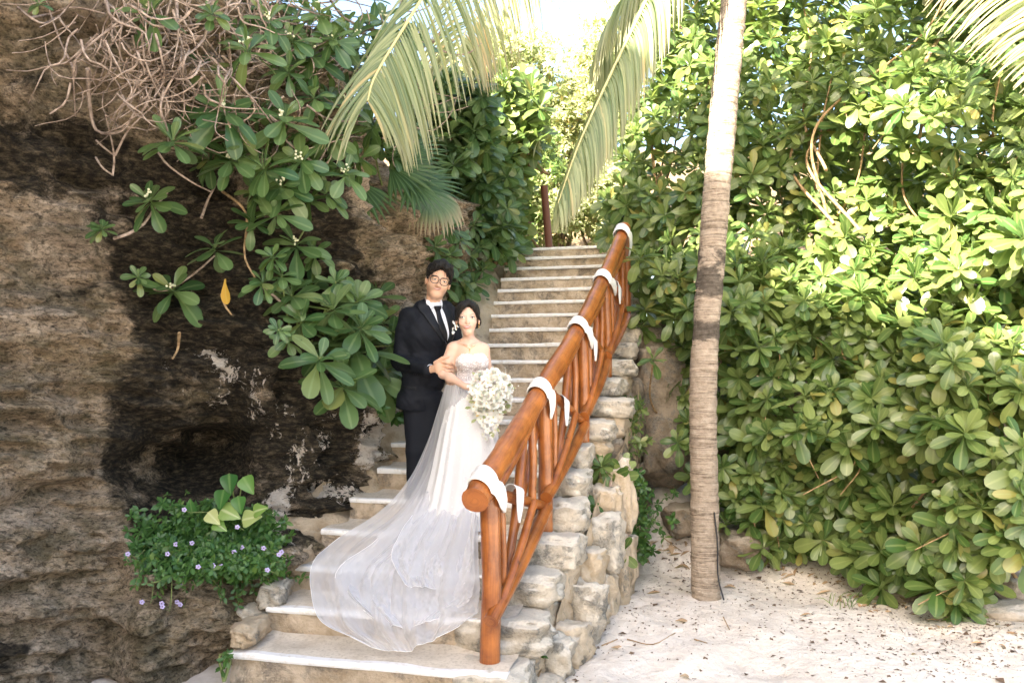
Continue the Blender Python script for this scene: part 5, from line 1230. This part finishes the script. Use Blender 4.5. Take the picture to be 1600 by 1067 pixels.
    patch('pocket_flap', c7((118, 905), (116, 925)), c7((215, 915), (214, 936)), jb, .003, M['lapel'], root, 4, 10, .003)
    # face
    F_ = lambda n_, L, R_, o, m_, **k: patch(n_, L, R_, bb, o, M[m_], root, **k)
    for ex, ey in ((340, 197), (402, 213)):
        F_('eye', *almond(ex, ey + 3, 14, 4, 4, .16), .0014, 'eyewhite', n=12, m=4)
        F_('iris', *almond(ex, ey + 2, 6, 4.5, 4.5), .0022, 'dark', n=8, m=4)
        F_('eyelid', *almond(ex, ey + 1.5, 16, 5, -2.2, .16), .0028, 'dark', n=12, m=4)
        F_('eyebrow', c7((ex - 20, ey - 24), (ex - 20, ey - 18)), c7((ex + 20, ey - 19), (ex + 20, ey - 14)), .003, 'brow', n=3, m=9)
    pass
    F_('lip', c7((326, 252), (342, 253), (355, 255), (368, 257), (384, 261)), c7((326, 252), (342, 257), (355, 260), (368, 261.5), (384, 261)), .0022, 'lip', n=14, m=4, puff=.001); F_('teeth', c7((332, 255), (342, 257), (355, 260), (368, 261.5), (378, 262)), c7((332, 255), (342, 260), (355, 263.5), (368, 264.5), (378, 262)), .0020, 'teeth', n=12, m=3); F_('lip', c7((331, 256), (342, 260), (355, 263.5), (368, 264.5), (379, 263)), c7((331, 256), (342, 266), (355, 270), (368, 270), (379, 263)), .0022, 'lip', n=12, m=4, puff=.002)
    g = []
    for ex, ey in ((338, 198), (402, 216)):
        r0 = hit(bb, 600 + ex / 4.27, 390 + ey / 4.27)[0]; Yl = r0.y - .020; P = []
        for a in np.linspace(0, 2 * np.pi, 25)[:-1]:
            cx, cy = 28 * np.sign(math.cos(a)) * abs(math.cos(a)) ** .8, 25 * np.sign(math.sin(a)) * abs(math.sin(a)) ** .8; P.append(W(600 + (ex + cx * .97 - cy * .2) / 4.27, 390 + (ey + cy + cx * .22) / 4.27, Yl))
        P.append(P[0]); P.append(P[1]); g.append(tube(P, .0024, 6, False)[:2])
    g.append(tube([W(*c7((365, 204))[0], H(0, .1, 0)[1] - .008), W(*c7((372, 200))[0], H(0, .1, 0)[1] - .010), W(*c7((378, 208))[0], H(0, .1, 0)[1] - .008)], .0024, 6)[:2])
    g.append(tube([W(*c7((311, 188))[0], H(-.05, .09, 0)[1]), H(-.078, .03, .012), H(-.083, -.01, .008)], .0022, 6)[:2]); g.append(tube([W(*c7((428, 224))[0], H(.05, .09, 0)[1]), H(.078, .03, .008), H(.083, -.01, .004)], .0022, 6)[:2])
    V, Fs, _ = join(g); obj('glasses', V, Fs, M['frame_'], root)
    # hair
    s = 1.06; K = Field(H(0, 0, .04) - .19, H(0, 0, .04) + .19, .0042); e = lambda c, r, k=.02, op='u': K.ell(H(*c), np.array(r) * s, R, k, op); cp = lambda a, b, ra, rb, k=.012, op='u': K.cap(H(*a), H(*b), ra * s, rb * s, k, op)
    e((0, -.020, .060), (.090, .104, .082)); e((0, -.06, .0), (.078, .060, .07), .03)
    K.ell(H(-.002, .108, -.005), np.array((.060, .078, .082)) * s, R, .012, 's'); K.ell(H(0, .07, -.10), np.array((.12, .13, .09)) * s, R, .01, 's')
    for sg in (-1, 1):
        cp((sg * .072, .028, .050), (sg * .076, .012, .006), .016, .010); 
    for a, b, c_ in (((-.006, .070, .128), (-.040, .088, .104), (-.070, .066, .050)), ((-.006, .070, .126), (-.052, .080, .110), (-.080, .050, .056)), ((.0, .072, .128), (.034, .094, .102), (.064, .076, .048)), ((.0, .066, .130), (.050, .084, .108), (.078, .058, .040)), ((.004, .080, .120), (.026, .096, .092), (.052, .090, .058)), ((-.008, .078, .120), (-.030, .094, .098), (-.058, .084, .064))):
        cp(a, b, .018, .017); cp(b, c_, .017, .008)
    X, Y, Z = K.pts(); q = (np.stack([X, Y, Z], -1) - H(0, 0, 0)) @ R.T; an = np.arctan2(q[..., 0] + .004, q[..., 1] + .12); K.D += (.0022 * np.sin(an * 46 + 3 * fbm(X * 20, Y * 20, Z * 20, 2)) + .003 * fbm(X * 32, Y * 32, Z * 16, 2)).astype(np.float32)
    V, Fc = K.mesh(); hr = obj('hair', V, Fc, M['hair'], root); strands(V, hr, H, R, s, 110, 5)
    # flower on the lapel
    rb = thing('boutonniere', W(709, 512, 5.40), 'small white flower pinned to the lapel of the dark suit', 'flower'); rr = np.random.default_rng(2)
    r0 = hit(jb, 706, 510); Yb = (r0[0].y if r0[0] is not None else 5.6) - .03
    for i in range(9):
        c0 = W(709 + rr.normal(0, 2.4), 509 + rr.normal(0, 4.5), Yb); d = rr.normal(0, 1, 3); d[1] = -abs(d[1]) * .5; d /= np.linalg.norm(d); V, Fc, U = T_SMALL[0]; m = leafmat(c0[None], d[None], np.array([[0, -1, .3]]), [.032])[0]; obj('petal', V @ m[:3, :3].T + m[:3, 3], Fc, M['petal'], rb, uv=U)
    return bb
def m_petal(name, base):
    m = mat(name, base, .55, .3, **{'Subsurface Weight': .15, 'Subsurface Scale': .01}); return m
M['petal'] = m_petal('white_petal', (.74, .73, .68)); M['petal_c'] = m_petal('cream_petal', (.75, .73, .65)); M['pistil'] = mat('yellow_centre', (.62, .50, .12), .6)
groom()
def m_lace():
    m = mat('beaded_lace', (.66, .62, .62), .55, .5); n = N(m); v = n.vor(n.co((1, 1, 1), kind='World'), 85); v2 = n.vor(n.co((1, 1, 1), kind='World'), 38, 'DISTANCE_TO_EDGE')
    b = n.ramp(v, [(.0, 1.0), (.45, .0)]); n.set(nor=n.bump(b, .9, .012), col=n.mix(b, (.56, .49, .48, 1), (.80, .77, .77, 1)), rough=n.ramp(v, [(.1, .22), (.4, .7)])); return m
M['lace'] = m_lace()
def m_tulle(name, op, sparkle=.3, base=(.80, .79, .81)):
    m = mat(name, base, .75, .2); n = N(m)
    lw = n.n('LayerWeight', {'Blend': .35}).outputs['Facing']; a = n.math('ADD', op, n.math('MULTIPLY', n.math('POWER', lw, 1.6), .75), True)
    v = n.vor(n.co((1, 1, 1), kind='World'), 48); w_ = n.noise(n.co((1, 1, 1), kind='World'), 4, 3, .6); sp = n.math('MULTIPLY', n.ramp(v, [(.05, 1.0), (.13, 0.0)]), n.ramp(w_, [(.45, 0.0), (.6, sparkle)])); a = n.math('ADD', a, sp, True)
    tr = n.n('BsdfTranslucent', {'Color': (*base, 1)}); tp = n.n('BsdfTransparent', {'Color': (1, 1, 1, 1)})
    cl = n.n('MixShader', {0: .35 if op < .8 else .08, 1: n.b.outputs[0], 2: tr.outputs[0]}); mx = n.n('MixShader', {0: a, 1: tp.outputs[0], 2: cl.outputs[0]}); n.t.links.new(mx.outputs[0], n.out.inputs[0]); return m
M['tulle'] = m_tulle('sheer_tulle', .42, base=(.80, .80, .83)); M['tulle2'] = m_tulle('sheer_tulle_under', .48, base=(.80, .80, .83)); M['hem'] = mat('satin_hem', (.84, .83, .83), .5); M['gown'] = m_tulle('gown_layers', .93, .1, (.74, .735, .75))
def bride():
    root = thing('person', W(735, 826, YB), 'woman in a strapless white beaded wedding gown with a long sheer train', 'person')
    psi = math.radians(-6); fw = np.array([math.sin(psi), -math.cos(psi), 0]); rt = np.array([math.cos(psi), math.sin(psi), 0]); RB = np.stack([rt, fw, np.array([0, 0, 1.])]); s = .94
    H, R = head_frame(730.5, 496.2, YB - .085, 3, -2, s)
    lo = W(675, 840, YB) - [0, .35, .05]; hi = W(785, 460, YB) + [0, .3, .08]; B = Field(lo, hi, .0042); head_sdf(B, H, R, s, True)
    nb = W(733, 531, YB + .02); B.cap(H(0, -.03, -.05), nb, .036, .037, .025); B.cap(W(712, 542, YB + .02), W(754, 544.5, YB + .02), .032, .032, .045); B.cap(nb - [.02, 0, .015], W(712, 542, YB + .02), .023, .025, .03); B.cap(nb + [.02, 0, -.015], W(753, 544, YB + .02), .023, .025, .03)
    B.ell(W(734, 562, YB + .01), (.115, .082, .13), RB, .05); B.ell(W(734, 610, YB + .01), (.115, .085, .12), RB, .07)
    for sg in (-1, 1): B.ell(W(738 + sg * 10.5, 566, YB - .06), (.046, .042, .046), None, .03)
    # collar bones
    for sg in (-1, 1): B.cap(W(734 + sg * 4, 539, YB - .058), W(734 + sg * 16, 535.5, YB - .025), .006, .005, .014)
    S1, E1, W1 = W(706, 544.5, YB + .01), W(692, 584, YB - .02), W(727, 603.5, YB - .17); B.cap(S1, (S1 + E1) / 2, .036, .036, .035); B.cap((S1 + E1) / 2, E1, .036, .030, .02); B.cap(E1, (E1 * .65 + W1 * .35), .030, .031, .02); B.cap(E1 * .65 + W1 * .35, W1, .031, .019, .02)
    S2, E2, W2 = W(756, 547, YB + .02), W(764, 592, YB + .02), W(756, 616, YB - .14); B.cap(S2, E2, .037, .032, .03); B.cap(E2, W2, .032, .022, .02)
    # hands closed on the stems
    for Wr, dx in ((W1, 1), (W2, -1)):
        pc = Wr + np.array([.045 * dx, -.012, -.008]); B.cap(Wr, pc, .021, .027, .014, flat=(np.array([0, 1., 0]), .65))
        for i in range(4):
            k_ = pc + np.array([.018 * dx, -.010, .022 - .0155 * i]); L = (.9, 1, .95, .75)[i]; m_ = k_ + np.array([.026 * dx * L, -.016, -.004]); t_ = m_ + np.array([.004 * dx, .022, -.006]) * L; B.cap(k_, m_, .0085, .0078, .003); B.cap(m_, t_, .0078, .0065, .003)
        B.cap(pc + [-.01 * dx, -.008, .018], pc + [.018 * dx, -.026, .030], .0095, .0085, .006); B.cap(pc + [.018 * dx, -.026, .030], pc + [.036 * dx, -.030, .022], .0085, .007, .003)
    for x in (726, 744): B.cap(W(x, 625, YB), W(x, 735, YB - .01), .07, .048, .05); B.cap(W(x, 735, YB - .01), W(x, 812, YB), .046, .034, .03); B.cap(W(x, 817, YB), W(x, 824, YB - .12), .03, .024, .02)
    V, Fc = B.mesh(); V = lap(V, Fc, 1, .35); obj('body', V, Fc, M['skin_b'], root); bb = bvh_of(V, Fc)
    # bodice
    G = Field(W(690, 625, YB) - [0, .25, .02], W(785, 540, YB) + [0, .25, .02], .0042)
    G.ell(W(736, 566, YB + .01), (.113, .086, .09), RB, .04); G.ell(W(733, 600, YB + .01), (.094, .080, .10), RB, .06)
    for sg in (-1, 1): G.ell(W(739 + sg * 11, 566.5, YB - .058), (.053, .048, .048), None, .03)
    X, Y, Z = G.pts(); cx = W(739, 0, YB)[0]; topz = W(0, 556, YB)[2] + .018 * np.cos((X - cx) * 46) ** 2 * 0 + .020 * np.abs(np.sin((X - cx) * 30)) + (Y - YB) * -.03 + .004 * fbm(X * 60, Y * 60, Z, 2)
    G.D = np.maximum(G.D - .003 + (-.0035 * np.abs(fbm(X * 75, Y * 75, Z * 75, 2))).astype(np.float32), (Z - topz).astype(np.float32))
    V, Fc = G.mesh(); bod = obj('bodice', V, Fc, M['lace'], root); gb = bvh_of(V, Fc)
    rr = np.random.default_rng(4); V0, F0 = blob(1); V0 = V0 / np.linalg.norm(V0, axis=1)[:, None]; ps = []
    for i in range(900):
        x, y = rr.uniform(712, 768), 552 + rr.exponential(14); 
        r = hit(gb, x, y)
        if r[0] is None or y > 604: continue
        ps.append((V0 * rr.uniform(.0016, .0042) + np.array(r[0]), F0))
    V, Fs, _ = join(ps); tag(obj('beading', V, Fs, mat('pearl_beads', (.85, .82, .80), .2), bod), kind='stuff')
    # skirt of the gown
    ys = np.array([596, 606, 620, 640, 670, 700, 740, 780, 815, 838]); cxs = np.array([733, 733, 733.5, 734, 733, 731, 727, 722, 716, 712]); hw = np.array([19.5, 22, 29, 37, 44, 48, 52, 57, 64, 70.]) 
    n = 110; t = np.linspace(0, 1, 60); yy = np.interp(t, np.linspace(0, 1, len(ys)), ys); cc = np.interp(yy, ys, cxs); hh = np.interp(yy, ys, hw); th = np.linspace(0, 2 * np.pi, n, endpoint=False); V = []
    for i in range(60):
        c0 = W(cc[i], yy[i], YB + .0); a = hh[i] / F * YB; f_ = .0 + .055 * sstep(0, .9, t[i]); w3 = 1 + f_ * np.sin(th * 13 + 1.6 * np.sin(th * 3) + t[i] * 1.2) + f_ * .3 * np.sin(th * 24 + 2.0)
        dp = min(a, .098 + .50 * max(0, a - .098)); P = c0 + rt * (np.cos(th) * a * w3)[:, None] + fw * (np.sin(th) * dp * w3)[:, None]; V.append(P)
    V = np.array(V); gz_ = zt(3) + .01; V[-1, :, 2] += .006 * np.sin(th * 11); V[..., 2] = np.maximum(V[..., 2], gz_ - .0)
    obj('skirt', V.reshape(-1, 3), grid_faces(60, n, True), M['gown'], root)
    ps = []; sb = bvh_of(V.reshape(-1, 3), grid_faces(60, n, True))
    for i in range(520):
        x, y = rr.uniform(690, 780), 604 + rr.exponential(60)
        r = hit(sb, x, y)
        if r[0] is None: continue
        ps.append((V0 * rr.uniform(.0015, .0045) * [1, .5, 1] + np.array(r[0]) + [0, -.006, 0], F0))
    Vj, Fs, _ = join(ps); tag(obj('sequins', Vj, Fs, mat('sequins', (.85, .83, .84), .15), root), kind='stuff')
    # sheer train sweeping down over the steps
    def train(rows, seed, mt, off, amp=1.0, name='train'):
        rows_y = np.linspace(0, 1, len(rows)); nU, nV = 150, 130; A = []; sN = np.array([VDIR[0], VDIR[1], 0]) 
        L = spline([(r[0], r[1], r[4]) for r in rows], nV); Rr = spline([(r[2], r[3], r[4]) for r in rows], nV); mm = spline([(r[5], r[6], 0) for r in rows], nV)
        for i in range(nV):
            v = i / (nV - 1); row = []
            for j in range(nU):
                u = j / (nU - 1); px = L[i][0] * (1 - u) + Rr[i][0] * u; bow = 4 * u * (1 - u); py = L[i][1] * (1 - u) + Rr[i][1] * u + mm[i][0] * bow
                row.append((px, py, u, v))
            A.append(row)
        A = np.array(A); px, py, u, v = A[..., 0], A[..., 1], A[..., 2], A[..., 3]
        # depth: body surface at the top, the slope of the step edges lower down
        a = (px - 800) / F; b = -(py - 600) / F
        # nosing plane: z = zt(k), Y + TH*X = c0 + .3306 k  ->  z - 1.65 = ...
        c0 = 4.41 - 1.55 * TH; m_ = .17 / .3306
        # EYE + bY = .17 + m_*(Y + TH*a*Y - c0)
        Yp = (EYE - .17 + m_ * c0) / (m_ * (1 + TH * a) - b); Yp = Yp - .03
        hang = sstep(.0, .55, v); Ytop = YB - .02 - .16 * np.sin(np.pi * np.clip(u * .9 + .12, 0, 1)) + .10 * (1 - u) * sstep(.5, 0, v); Ytop = Ytop - .30 * v * .8
        Y = Ytop * (1 - hang) + Yp * hang; Y = np.minimum(Y, Yp + .0)
        # cloth sags between the edges
        k = (Y + TH * a * Y - c0) / .3306; fr = k - np.floor(k); sag = .045 * np.sin(np.pi * fr) * sstep(.5, .8, v) * (.4 + .6 * fbm(u * 3 + seed, v * 2, u * 0, 2) ** 2)
        env = sstep(0, .35, v); fold = np.sin(u * 19 + 5 * fbm(u * 2.2 + seed, v * 1.3, u * 0, 2)) * .8 + 1.5 * np.sin(u * 8 + 3 * fbm(u * 2 + seed, v, u * 0, 2)) * sstep(.2, .7, v) + .45 * np.abs(np.sin(u * 31 + 5 * fbm(u * 4, v * 1.1 + seed, u * 0, 2))) + .3 * np.sin(u * 43 + 6 * fbm(u * 3, v * 1.2 + seed, u * 0, 2)); crum = fbm(u * 9 + seed, v * 7, u * 0, 4)
        dn = (.006 + .016 * env * (1 - .25 * v)) * fold * amp + .040 * crum * sstep(.45, .9, v) * amp + off + .03 * env
        P = np.stack([a * Y, Y, EYE + b * Y], -1); P[..., 2] -= sag * .5
        nrm = np.array([-.1, -.86, .5]); P = P - 0 + nrm * dn[..., None]
        tr = obj(name, P.reshape(-1, 3), grid_faces(nV, nU), mt, root)
        hem = np.vstack([P[70:, 0], P[-1, ::2]]); hem[:, 1] -= .004; V, Fs, uv = tube(hem, .0016, 5, False); obj('hem', V, Fs, M['hem'], tr)
        return P
    R1 = [(697, 604, 728, 604, 0, 0, 0), (684, 650, 742, 650, 0, 0, 0), (668, 700, 752, 710, 0, 0, 0), (642, 755, 750, 770, 0, 0, 0), (598, 805, 748, 830, 0, 2, 0), (530, 850, 748, 880, 0, 2, 0), (498, 884, 750, 915, 0, 4, 0), (495, 930, 748, 940, 0, 8, 0), (508, 972, 744, 958, 0, 18, 0), (560, 1000, 722, 975, 0, 26, 0)]
    R2 = [(705, 606, 752, 606, 0, 0, 0), (696, 650, 770, 650, 0, 0, 0), (684, 700, 770, 705, 0, 0, 0), (662, 755, 752, 765, 0, 0, 0), (630, 805, 746, 820, 0, 0, 0), (590, 850, 744, 860, 0, 2, 0), (548, 880, 744, 890, 0, 4, 0), (530, 905, 742, 920, 0, 10, 0), (540, 930, 735, 940, 0, 20, 0), (585, 965, 700, 960, 0, 18, 0)]
    train(R1, 1.3, M['tulle'], .020, 1.0, 'train'); P2 = train(R2, 4.1, M['tulle2'], .0, 1.1, 'underskirt_train')
    R3 = [(712, 608, 764, 608, 0, 0, 0), (700, 650, 777, 650, 0, 0, 0), (690, 700, 780, 700, 0, 0, 0), (676, 750, 756, 752, 0, 0, 0), (655, 800, 746, 806, 0, 0, 0), (628, 845, 744, 852, 0, 4, 0), (618, 880, 742, 884, 0, 8, 0), (640, 915, 730, 912, 0, 8, 0)]
    train(R3, 7.7, M['tulle2'], .03, .9, 'overskirt')
    # face
    F_ = lambda n_, L, R_, o, m_, **k: patch(n_, L, R_, bb, o, M[m_], root, **k)
    for ex, ey, d in ((524, 452, 1), (588, 452, -1)):
        F_('eyeshadow', *almond(ex, ey, 17, 9, 4, -.06 * d), .0008, 'blush2', n=12, m=4)
        F_('eye', *almond(ex, ey + 1, 14, 5, 4, -.06 * d), .0014, 'eyewhite', n=12, m=4)
        F_('iris', *almond(ex, ey, 5.5, 4.5, 4.5), .0022, 'dark', n=8, m=4)
        F_('eyelash', *almond(ex, ey - 2.2, 17, 5.5, -2.5, -.06 * d), .003, 'dark', n=14, m=4)
        F_('eyebrow', *almond(ex - d, ey - 16, 18, 5.5, -2.4, .07 * d), .002, 'brow_b', n=14, m=3)
    F_('cheek', *almond(517, 492, 17, 12, 12), .0006, 'blush', n=12, m=5); F_('cheek', *almond(598, 492, 14, 12, 12), .0006, 'blush', n=12, m=5)
    F_('lip', c7((529, 506), (543, 507.5), (553, 506.5), (557, 508), (561, 506.5), (571, 507), (586, 505)), c7((529, 506), (543, 511.5), (553, 513.5), (557, 514), (561, 513.5), (571, 511), (586, 505)), .0030, 'lipb', n=16, m=4, puff=.0015); F_('teeth', c7((534, 508), (545, 512), (557, 514), (568, 512), (581, 507)), c7((534, 508), (545, 515), (557, 518), (568, 515), (581, 507)), .0024, 'teeth', n=12, m=3); F_('lip', c7((533, 509), (545, 515), (557, 518), (568, 515), (582, 508)), c7((533, 509), (545, 521.5), (557, 526), (568, 521.5), (582, 508)), .0030, 'lipb', n=14, m=5, puff=.003)
    K = Field(H(0, 0, .03) - .18, H(0, 0, .03) + .18, .0042); e = lambda c, r, k=.02, op='u': K.ell(H(*c), np.array(r) * s, R, k, op); cp = lambda a, b, ra, rb, k=.012, op='u': K.cap(H(*a), H(*b), ra * s, rb * s, k, op)
    e((0, -.022, .048), (.090, .100, .088)); e((0, -.05, -.01), (.082, .060, .07), .03); e((.05, -.085, -.02), (.05, .05, .05), .02)
    K.ell(H(.004, .115, -.010), np.array((.062, .085, .088)) * s, R, .010, 's'); K.ell(H(0, .06, -.115), np.array((.12, .12, .085)) * s, R, .012, 's')
    for pts in (((.008, .066, .112), (-.036, .088, .078), (-.068, .066, .020)), ((.008, .062, .116), (-.052, .076, .078), (-.080, .040, -.010)), ((.010, .066, .112), (.046, .080, .076), (.070, .060, .026)), ((.010, .060, .116), (.058, .068, .076), (.082, .034, -.008)), ((.006, .072, .106), (-.024, .094, .082), (-.052, .084, .046))):
        cp(pts[0], pts[1], .015, .016); cp(pts[1], pts[2], .016, .009)
    X, Y, Z = K.pts(); q = (np.stack([X, Y, Z], -1) - H(0, 0, 0)) @ R.T; an = np.arctan2(q[..., 0] - .008, q[..., 1] + .14); K.D += (.0014 * np.sin(an * 60 + 2 * fbm(X * 20, Y * 20, Z * 20, 2))).astype(np.float32)
    V, Fc = K.mesh(); hr = obj('hair', V, Fc, M['hair'], root); strands(V, hr, H, R, s, 200, 6)
    for sg in (-1, 1):
        a = H(sg * .080, .01, -.040); V, Fs, _ = join([(V0 * .006 + a, F0), (V0 * .004 + a + [0, -.002, -.014], F0), (V0 * .005 + a + [0, -.002, -.026], F0)]); obj('earring', V, Fs, M['gold'], root)
    P = []
    for x, y in [(719, 531), (725, 539), (734, 544.5), (742, 540), (749, 533)]:
        r = hit(bb, x, y); 
        if r[0] is not None: P.append(np.array(r[0]) + [0, -.003, 0])
    V, Fs, uv = tube(spline(P, 20), .0011, 5); nk = obj('necklace', V, Fs, M['gold'], root); V, Fs, _ = join([(V0 * .005 + P[len(P) // 2] + [0, -.003, -.004 - .012 * i], F0) for i in range(3)]); obj('pendant', V, Fs, M['gold'], nk)
    # bouquet
    bq = thing('bouquet', W(762, 630, 5.16), 'cascading bouquet of white roses and orchids held by the woman', 'bouquet')
    def rose(npet=15):
        ps = []
        for i in range(npet):
            t_ = i / npet; el = math.radians(12 + 66 * t_ ** 1.1); ph = i * 2.39996; L = .55 + .5 * t_
            V, Fc, U = leaf_tmpl(.95, .62, -.34 * (1 - t_) - .05, .06, rows=6, petiole=.2); rad = np.array([math.cos(ph), math.sin(ph), 0]); d = rad * math.sin(el) + np.array([0, 0, math.cos(el)]); nn = -rad * math.cos(el) + np.array([0, 0, math.sin(el)])
            m = leafmat(np.array([rad * .10]), d[None], nn[None], [L])[0]; ps.append((V @ m[:3, :3].T + m[:3, 3], Fc, U))
        return join(ps)
    def orchid():
        ps = []
        for i in range(5):
            ph = i * 1.2566 + .3; d = np.array([math.cos(ph), math.sin(ph), .18]); V, Fc, U = leaf_tmpl(.78 if i % 2 else .62, .55, .12, .05, rows=6, petiole=.08); m = leafmat(np.zeros((1, 3)), d[None], np.array([[0, 0, 1.]]), [1.0])[0]; ps.append((V @ m[:3, :3].T, Fc, U))
        return join(ps)
    Vr, Fr, Ur = rose(); Vo, Fo, Uo = orchid(); mr = mkmesh('rose', Vr, Fr, M['petal_c'], True); mo = mkmesh('orchid', Vo, Fo, M['petal'], True); mb = mkmesh('bud', V0 * .12 + [0, 0, .08], F0, M['pistil'], True)
    base = wloc(bq); spots = []
    for tries in range(4000):
        x, y = rr.uniform(734, 796), rr.uniform(582, 690); hw_ = np.interp(y, [582, 592, 610, 632, 650, 668, 690], [8, 25, 31, 28, 19, 13, 4]); cx_ = np.interp(y, [582, 640, 690], [765, 765, 763])
        if abs(x - cx_) > hw_: continue
        if any((x - a_) ** 2 + (y - b_) ** 2 < 60 for a_, b_ in spots): continue
        spots.append((x, y))
        if len(spots) > 66: break
    for i, (x, y) in enumerate(spots):
        hw_ = np.interp(y, [582, 592, 610, 632, 650, 668, 690], [8, 25, 31, 28, 19, 13, 4]); cx_ = 765; u = (x - cx_) / max(hw_, 1); v = (y - 615) / 40.
        dp = .11 * math.sqrt(max(0, 1 - min(1, u * u))) * (1 if y < 640 else .5); c = W(x, y, 5.20 - dp); ax = np.array([u * .8, -1.1, .25 - v * .35]) + rr.normal(0, .22, 3); ax /= np.linalg.norm(ax); uu = np.cross(ax, rr.normal(0, 1, 3)); uu /= np.linalg.norm(uu); vv = np.cross(ax, uu)
        isr = rr.random() < .5 and y < 650; sz = (.037 if isr else .036) * rr.uniform(.8, 1.12) * (.75 if y > 655 else 1)
        o = link('rose' if isr else 'orchid', mr if isr else mo, bq); m = np.eye(4); m[:3, 0] = uu * sz; m[:3, 1] = vv * sz; m[:3, 2] = ax * sz; m[:3, 3] = c - base; o.matrix_basis = Matrix(m.tolist())
        if not isr: b_ = link('flower_centre', mb, o)
    ms = []
    for i in range(46):
        x, y = rr.normal(766, 20), rr.uniform(585, 692); 
        if abs(x - 765) > np.interp(y, [582, 600, 632, 668, 692], [20, 36, 33, 18, 8]): continue
        d = np.array([(x - 765) / 30, -.5, -(y - 630) / 50]); ms.append(leafmat(W(x, y, 5.16)[None], d[None], np.array([[0, -1, .5]]), [rr.uniform(.03, .05)])[0])
    V, Fc, U = instance_mesh(np.array(ms), np.zeros(len(ms), int), T_SMALL); tag(obj('greenery', V, Fc, M['leaf_far'], bq, uv=U), kind='stuff')
    ps = []
    for i in range(120):
        x, y = rr.normal(772, 17), rr.normal(600, 14) if i < 70 else rr.normal(672, 14); c = W(x, y, 5.12 + rr.uniform(-.04, .06)); ps.append((V0 * rr.uniform(.002, .004) + c, F0))
    for i in range(40):
        a = rr.uniform(-1.9, 1.9); c0 = W(766, 605, 5.15); e1 = W(766 + 36 * math.sin(a), 606 - 28 * math.cos(a), 5.12); ps.append(tube([c0, (c0 + e1) / 2, e1], .0007, 3, False)[:2]); ps.append((V0 * .0042 + e1, F0))
    V, Fs, _ = join([(p[0], p[1] if isinstance(p[1], np.ndarray) else p[1][0]) for p in ps]); tag(obj('baby_breath', V, Fs, M['petal'], bq), kind='stuff')
    st = []
    for i in range(9): a_ = W(752 + i * 2, 640, 5.2); b_ = W(746 + i * 1.5, 606, 5.23); st.append(tube([a_, b_], .003, 5)[:2])
    V, Fs, _ = join([(p[0], p[1][0]) for p in st]); obj('stems', V, Fs, M['greenstem'], bq)
bride()
print('script seconds', round(time.time() - T0, 1))
